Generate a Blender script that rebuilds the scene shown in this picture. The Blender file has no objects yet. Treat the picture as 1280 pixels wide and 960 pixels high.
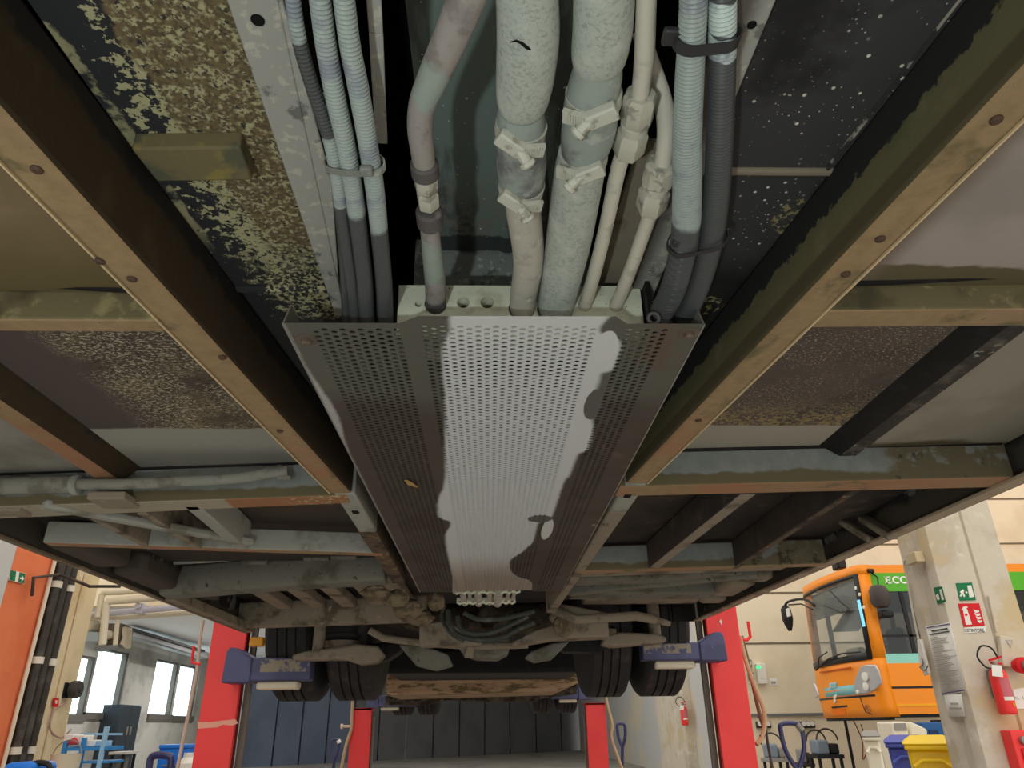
import bpy, bmesh, math, random
from mathutils import Vector as V, Matrix, noise as mnoise
random.seed(7)
PI = math.pi
SC = bpy.context.scene
COL = SC.collection
FZ = -1.30            # workshop floor, camera lens at z = 0
H = 0.46              # underside level of the raised bus frame

# ---------------------------------------------------------------- camera (pixel frame 1280 x 960)
FPX = 907.0
CX = V((0.99948270, -0.02889141, -0.01412871))
CY = V((0.00042549, -0.42739367, 0.90406552))
CZ = V((-0.03215825, -0.90360386, -0.42716028))
def ray(px, py):
    d = ((px - 640) / FPX, (480 - py) / FPX, -1.0)
    return CX * d[0] + CY * d[1] + CZ * d[2]
def az(px, py, z): d = ray(px, py); return d * (z / d.z)
def ay(px, py, y): d = ray(px, py); return d * (y / d.y)
def ax(px, py, x): d = ray(px, py); return d * (x / d.x)
cam = bpy.data.cameras.new('camera'); camo = bpy.data.objects.new('camera', cam); COL.objects.link(camo)
cam.sensor_width = 36.0; cam.lens = 36.0 * FPX / 1280.0; cam.clip_start = 0.02; cam.clip_end = 200
camo.matrix_world = Matrix((CX, CY, CZ)).transposed().to_4x4()
SC.camera = camo

# ---------------------------------------------------------------- materials
def lin(c):
    return tuple(((v / 255) / 12.92 if v / 255 <= 0.04045 else ((v / 255 + 0.055) / 1.055) ** 2.4) for v in c) + (1.0,)
class NB:
    """small node builder on object coordinates"""
    def __init__(s, name):
        s.m = bpy.data.materials.new(name); s.m.use_nodes = True
        s.nt = s.m.node_tree; s.N = s.nt.nodes; s.L = s.nt.links
        s.b = s.N['Principled BSDF']
        s.tc = s.N.new('ShaderNodeTexCoord').outputs['Object']
        s.sep = None
    def axis(s, k):
        if s.sep is None:
            s.sep = s.N.new('ShaderNodeSeparateXYZ'); s.L.new(s.tc, s.sep.inputs[0])
        return s.sep.outputs['xyz'.index(k)]
    def put(s, sock, v):
        if hasattr(v, 'is_output'): s.L.new(v, sock)
        else: sock.default_value = v
    def math(s, op, a, b=0.0, c=0.0):
        n = s.N.new('ShaderNodeMath'); n.operation = op
        s.put(n.inputs[0], a); s.put(n.inputs[1], b); s.put(n.inputs[2], c)
        return n.outputs[0]
    def step(s, v, lo, hi):
        n = s.N.new('ShaderNodeMapRange'); n.interpolation_type = 'SMOOTHSTEP'
        s.put(n.inputs[0], v); n.inputs[1].default_value = min(lo, hi); n.inputs[2].default_value = max(lo, hi)
        if lo > hi: n.inputs[3].default_value = 1; n.inputs[4].default_value = 0
        return n.outputs[0]
    def noise(s, scale, detail=4.0, st=None, rough=0.6):
        n = s.N.new('ShaderNodeTexNoise'); n.inputs['Scale'].default_value = scale
        n.inputs['Detail'].default_value = detail; n.inputs['Roughness'].default_value = rough
        if st:
            mp = s.N.new('ShaderNodeMapping'); mp.inputs['Scale'].default_value = st
            s.L.new(s.tc, mp.inputs[0]); s.L.new(mp.outputs[0], n.inputs['Vector'])
        else: s.L.new(s.tc, n.inputs['Vector'])
        return n.outputs[0]
    def voro(s, scale):
        n = s.N.new('ShaderNodeTexVoronoi'); n.inputs['Scale'].default_value = scale
        s.L.new(s.tc, n.inputs['Vector']); return n.outputs['Distance']
    def curve(s, v, pts):
        n = s.N.new('ShaderNodeFloatCurve'); cv = n.mapping.curves[0]
        pts = sorted(pts)
        cv.points[0].location = pts[0]; cv.points[1].location = pts[-1]
        for p in pts[1:-1]: cv.points.new(*p)
        for p in cv.points: p.handle_type = 'AUTO_CLAMPED'
        n.mapping.update(); s.put(n.inputs['Value'], v); return n.outputs[0]
    def term(s, t):
        k = t[0]
        if k == 'k': return t[1]
        if k == 'n':                                   # noise: scale, lo, hi, [stretch], [detail]
            return s.step(s.noise(t[1], t[5] if len(t) > 5 else 5.0, t[4] if len(t) > 4 else None), t[2], t[3])
        if k == 'v':                                   # specks: scale, radius
            return s.step(s.voro(t[1]), t[2], t[2] * 0.6)
        if k == 'g':                                   # edge along an axis: axis, a, b, amp, scale
            v = s.axis(t[1])
            if len(t) > 4: v = s.math('ADD', v, s.math('MULTIPLY', s.math('SUBTRACT', s.noise(t[5], 4.0), 0.5), t[4] * 2))
            return s.step(v, t[2], t[3])
        if k == 'blob':                                # ellipse: ax1, ax2, c1, c2, r1, r2, amp, scale
            u = s.math('DIVIDE', s.math('SUBTRACT', s.axis(t[1]), t[3]), t[5])
            w = s.math('DIVIDE', s.math('SUBTRACT', s.axis(t[2]), t[4]), t[6])
            d = s.math('ADD', s.math('MULTIPLY', u, u), s.math('MULTIPLY', w, w))
            d = s.math('ADD', d, s.math('MULTIPLY', s.math('SUBTRACT', s.noise(t[8], 4.0), 0.5), t[7] * 2))
            return s.step(d, 1.08, 0.92)
        if k == 'bnd':                                 # x on one side of a curve x(y): pts (x, y), sign, soft
            ys = [p[1] for p in t[1]]; y0, y1 = min(ys), max(ys)
            tt = s.math('DIVIDE', s.math('SUBTRACT', s.axis('y'), y0), y1 - y0)
            cx = s.math('SUBTRACT', s.curve(tt, [((y - y0) / (y1 - y0), x + 0.5) for x, y in t[1]]), 0.5)
            d = s.math('SUBTRACT', s.axis('x'), cx)
            am, scn = (t[4], t[5]) if len(t) > 5 else (0.003, 40.0)
            d = s.math('ADD', d, s.math('MULTIPLY', s.math('SUBTRACT', s.noise(scn, 4.0), 0.5), am * 2))
            return s.step(d, -t[3], t[3]) if t[2] > 0 else s.step(d, t[3], -t[3])
        if k == 'max':
            a = s.fac(t[1])
            for q in t[2:]: a = s.math('MAXIMUM', a, s.fac(q))
            return a
        if k == 'not': return s.math('SUBTRACT', 1.0, s.fac(t[1]))
    def fac(s, terms):
        if not isinstance(terms, list): terms = [terms]
        f = s.term(terms[0])
        for q in terms[1:]: f = s.math('MULTIPLY', f, s.term(q))
        return f
    def mix(s, f, a, b):
        n = s.N.new('ShaderNodeMix'); n.data_type = 'RGBA'
        s.put(n.inputs[0], f); s.put(n.inputs[6], a); s.put(n.inputs[7], b)
        return n.outputs[2]
def mat(name, base, rough=0.85, metal=0.0, layers=(), bump=None, spec=0.3, grain=0.0):
    s = NB(name)
    col = lin(base)
    if grain:
        k = lambda f: lin([max(0, min(255, v * f)) for v in base])
        col = s.mix(s.noise(grain, 6.0), k(0.82), k(1.14))
    for c, terms in layers: col = s.mix(s.fac(terms), col, lin(c))
    s.put(s.b.inputs['Base Color'], col)
    s.b.inputs['Roughness'].default_value = rough; s.b.inputs['Metallic'].default_value = metal
    s.b.inputs['Specular IOR Level'].default_value = spec
    if bump:
        bn = s.N.new('ShaderNodeBump'); bn.inputs['Strength'].default_value = bump[1]; bn.inputs['Distance'].default_value = bump[2] if len(bump) > 2 else 0.002
        s.L.new(s.noise(bump[0], 5.0), bn.inputs['Height']); s.L.new(bn.outputs[0], s.b.inputs['Normal'])
    return s.m
def emit(name, c, k):
    s = NB(name); s.b.inputs['Base Color'].default_value = lin(c)
    s.b.inputs['Emission Color'].default_value = lin(c); s.b.inputs['Emission Strength'].default_value = k
    return s.m
def glass(name, c=(230, 240, 240), alpha=0.25):
    s = NB(name); s.b.inputs['Base Color'].default_value = lin(c); s.b.inputs['Roughness'].default_value = 0.05
    s.b.inputs['Alpha'].default_value = alpha; return s.m

# ---------------------------------------------------------------- mesh builder
class B:
    def __init__(s): s.bm = bmesh.new(); s.mi = 0
    def f(s, vs, mi=None):
        try: q = s.bm.faces.new(vs)
        except ValueError: return None
        q.material_index = s.mi if mi is None else mi
        return q
    def v(s, p): return s.bm.verts.new(p)
    def hexa(s, p, mi=None):                            # 8 points: bottom loop, top loop
        q = [s.v(a) for a in p]
        for i in ((3, 2, 1, 0), (4, 5, 6, 7), (0, 1, 5, 4), (1, 2, 6, 5), (2, 3, 7, 6), (3, 0, 4, 7)): s.f([q[k] for k in i], mi)
        return s
    def box(s, x0, x1, y0, y1, z0, z1, mi=None):
        x0, x1 = min(x0, x1), max(x0, x1); y0, y1 = min(y0, y1), max(y0, y1); z0, z1 = min(z0, z1), max(z0, z1)
        return s.hexa([(x0, y0, z0), (x1, y0, z0), (x1, y1, z0), (x0, y1, z0), (x0, y0, z1), (x1, y0, z1), (x1, y1, z1), (x0, y1, z1)], mi)
    def bar(s, a, b, w, h, up=(0, 0, 1), mi=None):      # rectangular bar from a to b, w across, h along up
        a, b = V(a), V(b); d = (b - a).normalized(); u = V(up); u = (u - d * u.dot(d)).normalized(); r = d.cross(u)
        c = [(-w / 2, -h / 2), (w / 2, -h / 2), (w / 2, h / 2), (-w / 2, h / 2)]
        return s.hexa([a + r * i + u * j for i, j in c] + [b + r * i + u * j for i, j in c], mi)
    def loft(s, loops, cap=True, close=True, smooth=True):
        L = [[s.v(p) for p in lp] for lp in loops]; n = len(L[0])
        for a, b in zip(L, L[1:]):
            for i in range(n if close else n - 1):
                q = s.f([a[i], a[(i + 1) % n], b[(i + 1) % n], b[i]])
                if q: q.smooth = smooth
        if cap and close: s.f(list(reversed(L[0]))); s.f(L[-1])
        return s
    def tube(s, pts, r, n=12, cap=True, smooth=True):
        pts = [V(p) for p in pts]; m = len(pts)
        rr = r if isinstance(r, (list, tuple)) else [r] * m
        loops = []; up = None
        for i, p in enumerate(pts):
            d = ((pts[min(i + 1, m - 1)] - p).normalized() + (p - pts[max(i - 1, 0)]).normalized())
            d = d.normalized()
            if up is None: up = d.orthogonal().normalized()
            up = (up - d * up.dot(d)).normalized(); r2 = d.cross(up)
            loops.append([p + (up * math.cos(2 * PI * k / n) + r2 * math.sin(2 * PI * k / n)) * rr[i] for k in range(n)])
        return s.loft(loops, cap, True, smooth)
    def cyl(s, a, b, r, n=16, r2=None): return s.tube([a, b], [r, r if r2 is None else r2], n)
    def lathe(s, o, axis, prof, n=20):                  # prof: (along, radius)
        o = V(o); d = V(axis).normalized(); u = d.orthogonal().normalized(); w = d.cross(u)
        return s.loft([[o + d * t + (u * math.cos(2 * PI * k / n) + w * math.sin(2 * PI * k / n)) * max(r, 1e-4) for k in range(n)] for t, r in prof])
    def prism(s, poly, off, mi=None):                   # planar polygon pushed along off
        a = [V(p) for p in poly]; off = V(off); q = [s.v(p) for p in a]; t = [s.v(p + off) for p in a]; n = len(a)
        s.f(q, mi); s.f(list(reversed(t)), mi)
        for i in range(n): s.f([q[(i + 1) % n], q[i], t[i], t[(i + 1) % n]], mi)
        return s
    def torus(s, o, axis, R, r, n=32, k=8, a0=0, a1=2 * PI, u=None):
        o = V(o); d = V(axis).normalized(); u = V(u).normalized() if u else d.orthogonal().normalized(); w = d.cross(u)
        full = abs(a1 - a0 - 2 * PI) < 1e-4
        pts = [o + (u * math.cos(a0 + (a1 - a0) * i / n) + w * math.sin(a0 + (a1 - a0) * i / n)) * R for i in range(n + 1)]
        return s.tube(pts, r, k, cap=not full)
    def build(s, name, m, parent=None, bevel=0.0, seg=2, sharp=35, recalc=True, smooth=None):
        bm = s.bm
        if recalc: bmesh.ops.recalc_face_normals(bm, faces=bm.faces)
        if smooth is not None:
            for q in bm.faces: q.smooth = smooth
        me = bpy.data.meshes.new(name); bm.to_mesh(me); bm.free()
        for x in (m if isinstance(m, (list, tuple)) else [m]): me.materials.append(x)
        me.set_sharp_from_angle(angle=math.radians(sharp))
        o = bpy.data.objects.new(name, me); COL.objects.link(o)
        if parent is not None:
            o.parent = parent
            p = V((0, 0, 0)); q = parent
            while q is not None: p += q.location; q = q.parent
            o.location = -p
        if bevel:
            md = o.modifiers.new('bevel', 'BEVEL'); md.width = bevel; md.segments = seg; md.limit_method = 'ANGLE'; md.angle_limit = math.radians(35)
        return o
def tag(o, label, cat, group=None, kind=None):
    o['label'] = label; o['category'] = cat
    if group: o['group'] = group
    if kind: o['kind'] = kind
    return o
def thing(name, label, cat, loc=(0, 0, 0), group=None):
    o = bpy.data.objects.new(name, None); COL.objects.link(o); o.location = loc; o.empty_display_size = 0.1
    return tag(o, label, cat, group)
def struct(name, b, m, **k):
    o = b.build(name, m, **k); o['kind'] = 'structure'; return o
def spline(pts, n=10):                                  # Catmull-Rom through pts (tuples of equal length)
    P = [pts[0]] + list(pts) + [pts[-1]]; out = []
    for i in range(1, len(P) - 2):
        a, b, c, d = P[i - 1], P[i], P[i + 1], P[i + 2]
        for k in range(n):
            t = k / n
            out.append(tuple(0.5 * (2 * b[j] + (c[j] - a[j]) * t + (2 * a[j] - 5 * b[j] + 4 * c[j] - d[j]) * t * t + (3 * b[j] - a[j] - 3 * c[j] + d[j]) * t ** 3) for j in range(len(b))))
    out.append(tuple(pts[-1])); return out
def resample(pts, step):                                # even spacing along a polyline of (x,y,z,...) tuples
    out = [pts[0]]; acc = 0.0
    for a, b in zip(pts, pts[1:]):
        L = (V(b[:3]) - V(a[:3])).length
        if L < 1e-9: continue
        t = step - acc
        while t <= L:
            k = t / L; out.append(tuple(a[j] + (b[j] - a[j]) * k for j in range(len(a)))); t += step
        acc = L - (t - step)
    return out
def path(px, zdef=0.52):                                # rows (px, py, width_px[, z]) -> (x, y, z, radius)
    out = []
    for r in px:
        z = r[3] if len(r) > 3 else zdef
        p = az(r[0], r[1], z); dep = -(CZ.dot(p)); out.append((p.x, p.y, p.z, r[2] / 2 * dep / FPX))
    return out
def depth(p): return -CZ.dot(V(p))
# ================================================================ MATERIALS OF THE RAISED BUS
m_flange = mat('bare_primer_flange', (152, 129, 96), 0.7, layers=[
    ((160, 128, 108), ('n', 3.0, 0.5, 0.68)), ((160, 116, 86), [('g', 'y', 1.05, 1.25, 0.15, 5.0), ('n', 4.0, 0.4, 0.6)]), ((112, 100, 72), ('n', 9.0, 0.56, 0.66)),
    ((104, 82, 62), [('n', 120.0, 0.66, 0.7), ('n', 6.0, 0.45, 0.6)])], bump=(90, 0.15), spec=0.35, grain=60)
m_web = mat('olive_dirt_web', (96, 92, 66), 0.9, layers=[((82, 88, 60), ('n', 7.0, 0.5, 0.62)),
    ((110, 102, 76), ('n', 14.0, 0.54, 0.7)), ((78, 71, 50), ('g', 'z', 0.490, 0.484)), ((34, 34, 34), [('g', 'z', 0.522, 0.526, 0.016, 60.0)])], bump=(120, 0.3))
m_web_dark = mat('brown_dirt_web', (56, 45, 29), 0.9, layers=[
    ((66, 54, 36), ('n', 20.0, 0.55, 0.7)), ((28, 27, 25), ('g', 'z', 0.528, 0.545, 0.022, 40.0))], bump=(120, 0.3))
m_cross_web = mat('grey_cross_web', (132, 137, 135), 0.85, layers=[
    ((104, 96, 72), [('g', 'z', 0.490, 0.482, 0.022, 9.0)]), ((108, 104, 86), ('n', 5.0, 0.6, 0.66)), ((104, 96, 76), [('g', 'x', 0.84, 0.88, 0.08, 14.0), ('n', 30.0, 0.36, 0.5)]), ((72, 64, 50), [('g', 'x', 0.84, 0.88, 0.08, 14.0), ('n', 22.0, 0.56, 0.62)])], bump=(80, 0.2), grain=30)
m_cross_olive = mat('olive_cross_web', (112, 104, 76), 0.88, layers=[((146, 138, 100), ('n', 30.0, 0.55, 0.68)), ((78, 72, 52), ('n', 8.0, 0.5, 0.68))], bump=(100, 0.3))
m_grey = mat('dusty_grey_paint', (158, 159, 152), 0.85, layers=[((122, 120, 108), ('n', 7.0, 0.5, 0.66)), ((180, 180, 172), ('n', 30.0, 0.6, 0.75))], bump=(70, 0.2))
m_grey2 = mat('dull_grey_dirt', (118, 117, 108), 0.88, layers=[((92, 88, 76), ('n', 7.0, 0.5, 0.66)), ((136, 134, 124), ('n', 30.0, 0.6, 0.75)), ((58, 56, 50), ('n', 40.0, 0.62, 0.68))], bump=(70, 0.3))
m_greybrown = mat('dusty_brown_grey', (142, 132, 116), 0.88, layers=[((100, 90, 76), ('n', 9.0, 0.5, 0.66)), ((166, 156, 140), ('n', 34.0, 0.6, 0.75))], bump=(70, 0.3))
m_rustpaint = mat('rust_speckled_rail', (92, 80, 66), 0.85, layers=[((140, 120, 80), ('n', 40.0, 0.58, 0.64)), ((120, 84, 60), ('n', 26.0, 0.58, 0.66)), ((58, 48, 42), ('n', 12.0, 0.52, 0.62))], bump=(120, 0.4))
m_dirtclump = mat('caked_road_dirt', (124, 112, 90), 0.95, layers=[((96, 84, 68), ('n', 30.0, 0.48, 0.6)), ((136, 126, 102), ('n', 60.0, 0.6, 0.68))], bump=(60, 0.8, 0.006))
m_black = mat('black_underseal', (20, 20, 20), 0.7, layers=[((34, 34, 35), ('n', 20.0, 0.5, 0.7))], bump=(60, 0.2))
m_void = mat('black_recess_shade', (9, 8, 8), 0.9)  # near-black colour carries the deep shade of tunnel, holes and cracks
m_roofgreen = mat('dark_green_tunnel_roof', (112, 126, 121), 0.55, layers=[
    ((84, 87, 87), ('n', 7.0, 0.5, 0.62, (3, .6, 1))), ((120, 118, 110), [('g', 'y', 0.72, 0.86, 0.08, 30.0), ('n', 90.0, 0.42, 0.6)]),
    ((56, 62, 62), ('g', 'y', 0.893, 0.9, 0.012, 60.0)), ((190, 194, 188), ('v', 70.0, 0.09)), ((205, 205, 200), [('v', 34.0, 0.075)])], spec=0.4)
m_backplate = mat('speckled_grey_plate', (128, 134, 130), 0.8, layers=[((164, 168, 162), ('n', 70.0, 0.55, 0.62)), ((86, 92, 90), ('n', 45.0, 0.6, 0.7))])
m_flaky = mat('black_panel_with_flaking_yellow_dirt', (42, 43, 47), 0.8, layers=[
    ((170, 166, 130), [('max', ('n', 120.0, 0.42, 0.46), ('n', 60.0, 0.50, 0.54)), ('max', ('bnd', [(-0.36, -0.6), (-0.352, 0.3), (-0.338, 0.42), (-0.345, 0.6), (-0.330, 0.72), (-0.320, 0.9), (-0.30, 1.3)], 1, 0.004, 0.10, 75.0), ('n', 120.0, 0.66, 0.69))]),
    ((112, 98, 70), [('n', 90.0, 0.42, 0.56), ('max', ('blob', 'x', 'y', -0.262, 0.36, 0.075, 0.30, 0.5, 12.0), ('blob', 'x', 'y', -0.25, 0.62, 0.05, 0.16, 0.5, 12.0))]),
    ((90, 80, 60), [('n', 200.0, 0.46, 0.58), ('blob', 'x', 'y', -0.255, 0.48, 0.07, 0.34, 0.4, 14.0)]),
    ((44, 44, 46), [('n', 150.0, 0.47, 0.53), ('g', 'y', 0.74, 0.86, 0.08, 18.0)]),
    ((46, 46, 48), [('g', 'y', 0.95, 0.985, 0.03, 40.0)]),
    ((146, 142, 110), [('bnd', [(-0.479, -0.6), (-0.386, 0.42), (-0.366, 0.64), (-0.353, 0.8), (-0.30, 1.4)], -1, 0.002, 0.010, 50.0), ('n', 26.0, 0.44, 0.54), ('g', 'y', 0.80, 0.72)])], bump=(140, 0.35))
m_specked = mat('black_panel_with_pale_specks', (60, 60, 61), 0.75, layers=[
    ((226, 224, 212), [('v', 62.0, 0.15), ('n', 7.0, 0.42, 0.52)]), ((206, 202, 188), [('v', 150.0, 0.17), ('n', 9.0, 0.44, 0.54)]),
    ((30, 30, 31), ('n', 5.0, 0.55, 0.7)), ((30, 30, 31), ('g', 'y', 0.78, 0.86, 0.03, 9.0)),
    ((150, 142, 100), [('n', 130.0, 0.5, 0.56), ('max', ('blob', 'x', 'y', 0.385, 0.72, 0.03, 0.035, 0.4, 30.0), ('blob', 'x', 'y', 0.295, 0.93, 0.06, 0.03, 0.5, 30.0))])], spec=0.4)
m_strip = mat('pale_grey_flange_strip', (160, 160, 154), 0.8, layers=[((182, 180, 168), ('n', 60.0, 0.54, 0.62)), ((112, 112, 110), [('n', 24.0, 0.58, 0.64)]), ((120, 118, 114), ('n', 12.0, 0.6, 0.7)), ((96, 92, 88), [('bnd', [(0.236, -0.6), (0.228, .4), (0.2, 1.0)], -1, 0.01), ('bnd', [(0.0, -0.6), (0.0, 1.0)], 1, 0.01)])], bump=(90, 0.2))
def floor_mat(name, base, *layers): return mat(name, base, 0.85, layers=layers, bump=(60, 0.12))
m_fl_a = floor_mat('brown_floor_panel', (124, 107, 80), ((138, 120, 92), ('n', 5.0, 0.5, 0.7)), ((104, 92, 62), ('g', 'y', 0.62, 0.76, 0.05, 12.0)))
spk = (('n', 150.0, 0.52, 0.58, (1, 2.2, 1)), ('n', 11.0, 0.40, 0.56))
m_fl_b = floor_mat('speckled_floor_panel', (84, 75, 68), ((108, 98, 76), ('n', 6.0, 0.42, 0.6)), ((190, 182, 156), [('n', 170.0, 0.53, 0.58, (1, 2.0, 1)), ('n', 9.0, 0.32, 0.48)]), ((58, 52, 48), [('n', 130.0, 0.56, 0.6, (1, 2., 1))]),
    ((132, 112, 78), [('n', 150.0, 0.45, 0.56), ('g', 'x', -0.47, -0.43, 0.03, 9.0)]), ((84, 75, 73), ('g', 'x', -0.62, -0.70, 0.06, 10.0)),
    ((154, 154, 146), ('g', 'y', 1.335, 1.343, 0.012, 7.0)), ((132, 132, 126), ('g', 'y', 1.42, 1.5)))
m_fl_c = floor_mat('pale_grey_floor_panel', (150, 148, 142), ((128, 126, 118), ('n', 4.0, 0.45, 0.65)), ((100, 94, 74), [('g', 'x', -0.775, -0.755, 0.03, 9.0)]))
m_fl_d = floor_mat('dark_brown_floor_panel', (76, 66, 58), ((120, 106, 78), [('n', 120.0, 0.52, 0.58, (1, 1.8, 1)), ('blob', 'x', 'y', -0.42, 1.72, 0.22, 0.2, 0.5, 9.0)]), ((52, 46, 42), ('n', 5.0, 0.5, 0.68)), ((62, 56, 52), ('g', 'y', 2.0, 2.1, 0.05, 6.0)))
m_fr_a = floor_mat('pinkish_grey_floor_panel', (166, 155, 149), ((150, 142, 136), ('n', 4.0, 0.45, 0.65)), ((98, 90, 66), ('g', 'y', 0.715, 0.722, 0.03, 7.0)), ((120, 104, 90), [('bnd', [(0.66, -0.6), (0.51, 0.5), (0.47, 0.8)], -1, 0.02)]))
m_fr_b = floor_mat('speckled_brown_floor_panel', (92, 82, 75), ((76, 69, 64), ('n', 5.0, 0.5, 0.65)), ((176, 166, 142), [('n', 190.0, 0.585, 0.62, (1, 1.6, 1)), ('n', 8.0, 0.34, 0.52)]), ((148, 130, 92), [('n', 110.0, 0.48, 0.54), ('g', 'y', 1.20, 1.32, 0.04, 9.0)]),
    ((164, 158, 146), ('g', 'y', 1.340, 1.346, 0.014, 7.0)))
m_fr_c = floor_mat('clean_beige_floor_panel', (156, 150, 138), ((140, 136, 124), ('n', 3.0, 0.45, 0.6)), ((84, 76, 58), ('g', 'y', 1.40, 1.43, 0.05, 5.0)))
m_fr_d = floor_mat('dark_floor_panel', (66, 58, 52), ((50, 46, 44), ('n', 4.0, 0.48, 0.62)), ((86, 74, 62), ('n', 9.0, 0.56, 0.7)))
m_skirt_in = mat('black_skirt_inside', (38, 37, 36), 0.85, layers=[((112, 112, 108), ('n', 8.0, 0.57, 0.63)), ((76, 70, 62), [('g', 'z', 0.55, 0.53, 0.05, 9.0)])])
m_sill = mat('beige_sill_edge', (170, 154, 132), 0.7, layers=[((140, 120, 104), ('n', 5.0, 0.5, 0.6)), ((150, 150, 100), ('n', 9.0, 0.62, 0.68))])
m_sill_l = mat('brown_sill_edge', (120, 106, 88), 0.75, layers=[((150, 138, 118), ('n', 5.0, 0.5, 0.6)), ((160, 150, 90), ('n', 9.0, 0.62, 0.68))])
m_rubber = mat('black_tyre_rubber', (46, 45, 45), 0.75, layers=[((72, 64, 58), ('n', 8.0, 0.52, 0.7))], bump=(50, 0.2))
m_steel = mat('dirty_steel', (110, 104, 96), 0.6, 0.4, layers=[((72, 58, 48), ('n', 20.0, 0.5, 0.62))])
m_tan = mat('tan_primer_box', (178, 150, 120), 0.85, layers=[((112, 98, 68), ('n', 4.0, 0.5, 0.58, (1, 4, 4))), ((168, 136, 108), ('n', 3.0, 0.56, 0.62)), ((96, 74, 56), ('n', 22.0, 0.58, 0.66, (.3, 2, 3)))])
m_brown = mat('brown_greased_axle', (78, 70, 60), 0.8, layers=[((100, 92, 78), ('n', 14.0, 0.52, 0.64)), ((46, 36, 30), ('n', 9.0, 0.52, 0.6))], bump=(40, 0.5, 0.004))
m_amber = mat('amber_reflector', (232, 160, 40), 0.3)
m_white = mat('white_plastic', (214, 212, 204), 0.6)
m_bolt = mat('dark_bolt', (88, 70, 58), 0.6, 0.3)

# ================================================================ BUS RAISED OVERHEAD
bus = thing('bus', 'dirty grey underside of a raised bus filling the picture overhead, with floor panels', 'bus', (0, 5.0, 0.46))
def split_build(name, b, web, flange, parent=bus, bevel=0.004, lim=-0.6):
    bmesh.ops.recalc_face_normals(b.bm, faces=b.bm.faces); b.bm.normal_update()
    for q in b.bm.faces: q.material_index = 1 if q.normal.z < lim else 0
    return b.build(name, [web, flange], parent, bevel=bevel)
def xl(y): return -0.435 + 0.0912 * (y - 0.513)          # splayed outer edges of the two main beams
def xr(y): return 0.4475 - 0.118 * (y - 0.52)
BW = 0.047
def screw(parent, x, y, z=H, r=0.0055):
    b = B(); b.lathe((x, y, z + 0.001), (0, 0, -1), [(0, r), (0.003, r), (0.0045, r * 0.6), (0.0045, 0)], 12); b.build('bolt_head', m_bolt, parent)
def beam(x0f, ya, yb, side, web):
    b = B(); w = BW * side
    b.hexa([(x0f(ya), ya, H), (x0f(ya) + w, ya, H), (x0f(yb) + w, yb, H), (x0f(yb), yb, H), (x0f(ya), ya, H + .108), (x0f(ya) + w, ya, H + .108), (x0f(yb) + w, yb, H + .108), (x0f(yb), yb, H + .108)])
    return split_build('main_beam', b, web, m_flange, bevel=0.007)
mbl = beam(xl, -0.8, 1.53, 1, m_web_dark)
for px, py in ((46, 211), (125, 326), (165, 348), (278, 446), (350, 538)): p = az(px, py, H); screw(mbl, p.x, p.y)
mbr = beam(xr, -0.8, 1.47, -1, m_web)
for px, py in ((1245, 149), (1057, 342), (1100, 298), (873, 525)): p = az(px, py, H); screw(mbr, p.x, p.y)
def rail(x, ya, yb, w, m):
    b = B(); b.box(x, x + w, ya, yb, H + 0.002, H + .12); return b.build('chassis_rail', m, bus, bevel=0.005)
rl = rail(-0.337, 1.535, 1.88, 0.046, m_grey); rail(-0.340, 1.883, 2.62, 0.046, m_rustpaint)
def rail_r(ya, yb, m):
    o = lambda y: .337 - .0195 * (y - 1.47); i = lambda y: max(.2905 - .008 * (y - 1.47), .2785) - max(0, y - 2.85) * .035
    b = B(); b.hexa([(i(ya), ya, H + .002), (o(ya), ya, H + .002), (o(yb), yb, H + .002), (i(yb), yb, H + .002), (i(ya), ya, H + .12), (o(ya), ya, H + .12), (o(yb), yb, H + .12), (i(yb), yb, H + .12)])
    return b.build('chassis_rail', m, bus, bevel=0.005)
rr = rail_r(1.475, 1.70, m_grey); rail_r(1.703, 2.84, m_greybrown); rail_r(2.842, 3.4, m_greybrown)
def slot(par, x, y):
    b = B(); b.box(x - .008, x + .008, y - .012, y + .012, H - .0005, H + .004); b.build('slot_hole', m_void, par, bevel=0.003)
slot(rl, -0.313, 1.68); slot(rr, 0.309, 1.56)

def cross(pa, pb, w, h, web=m_cross_web, fl=m_flange, z=H + .0012, bevel=0.004, name='cross_beam'):
    b = B(); (xa, ya), (xb, yb) = pa, pb
    b.hexa([(xa, ya, z), (xb, yb, z), (xb, yb + w, z), (xa, ya + w, z), (xa, ya, z + h), (xb, yb, z + h), (xb, yb + w, z + h), (xa, ya + w, z + h)])
    return split_build(name, b, web, fl, bevel=bevel)
cross((-1.25, 0.785), (-0.41, 0.79), 0.032, 0.05, m_cross_olive)
cross((0.385, 0.763), (1.11, 0.748), 0.045, 0.046, m_cross_olive)
c2r = cross((0.28, 1.49), (1.11, 1.435), 0.075, 0.10, m_cross_web)
cross((-1.19, 1.965), (-0.31, 2.13), 0.04, 0.06, m_grey)
cross((0.29, 2.42), (1.09, 2.33), 0.05, 0.08, m_cross_web)
# edge seals along the first cross beam and a loose cable lying on the right one
b = B(); b.tube([(x, 0.748 + 0.004 * math.sin(x * 17), 0.4985 + 0.004 * math.sin(x * 9 + 1)) for x in [0.44 + i * 0.03 for i in range(22)]], 0.0042, 8); b.build('edge_seal', m_black, bus)
b = B(); b.tube([(-1.2 + i * 0.04, 0.782 + 0.002 * math.sin(i), 0.503 + 0.003 * math.sin(i * 0.9)) for i in range(20)], 0.0050, 8); b.build('edge_seal', m_black, bus)

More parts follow.
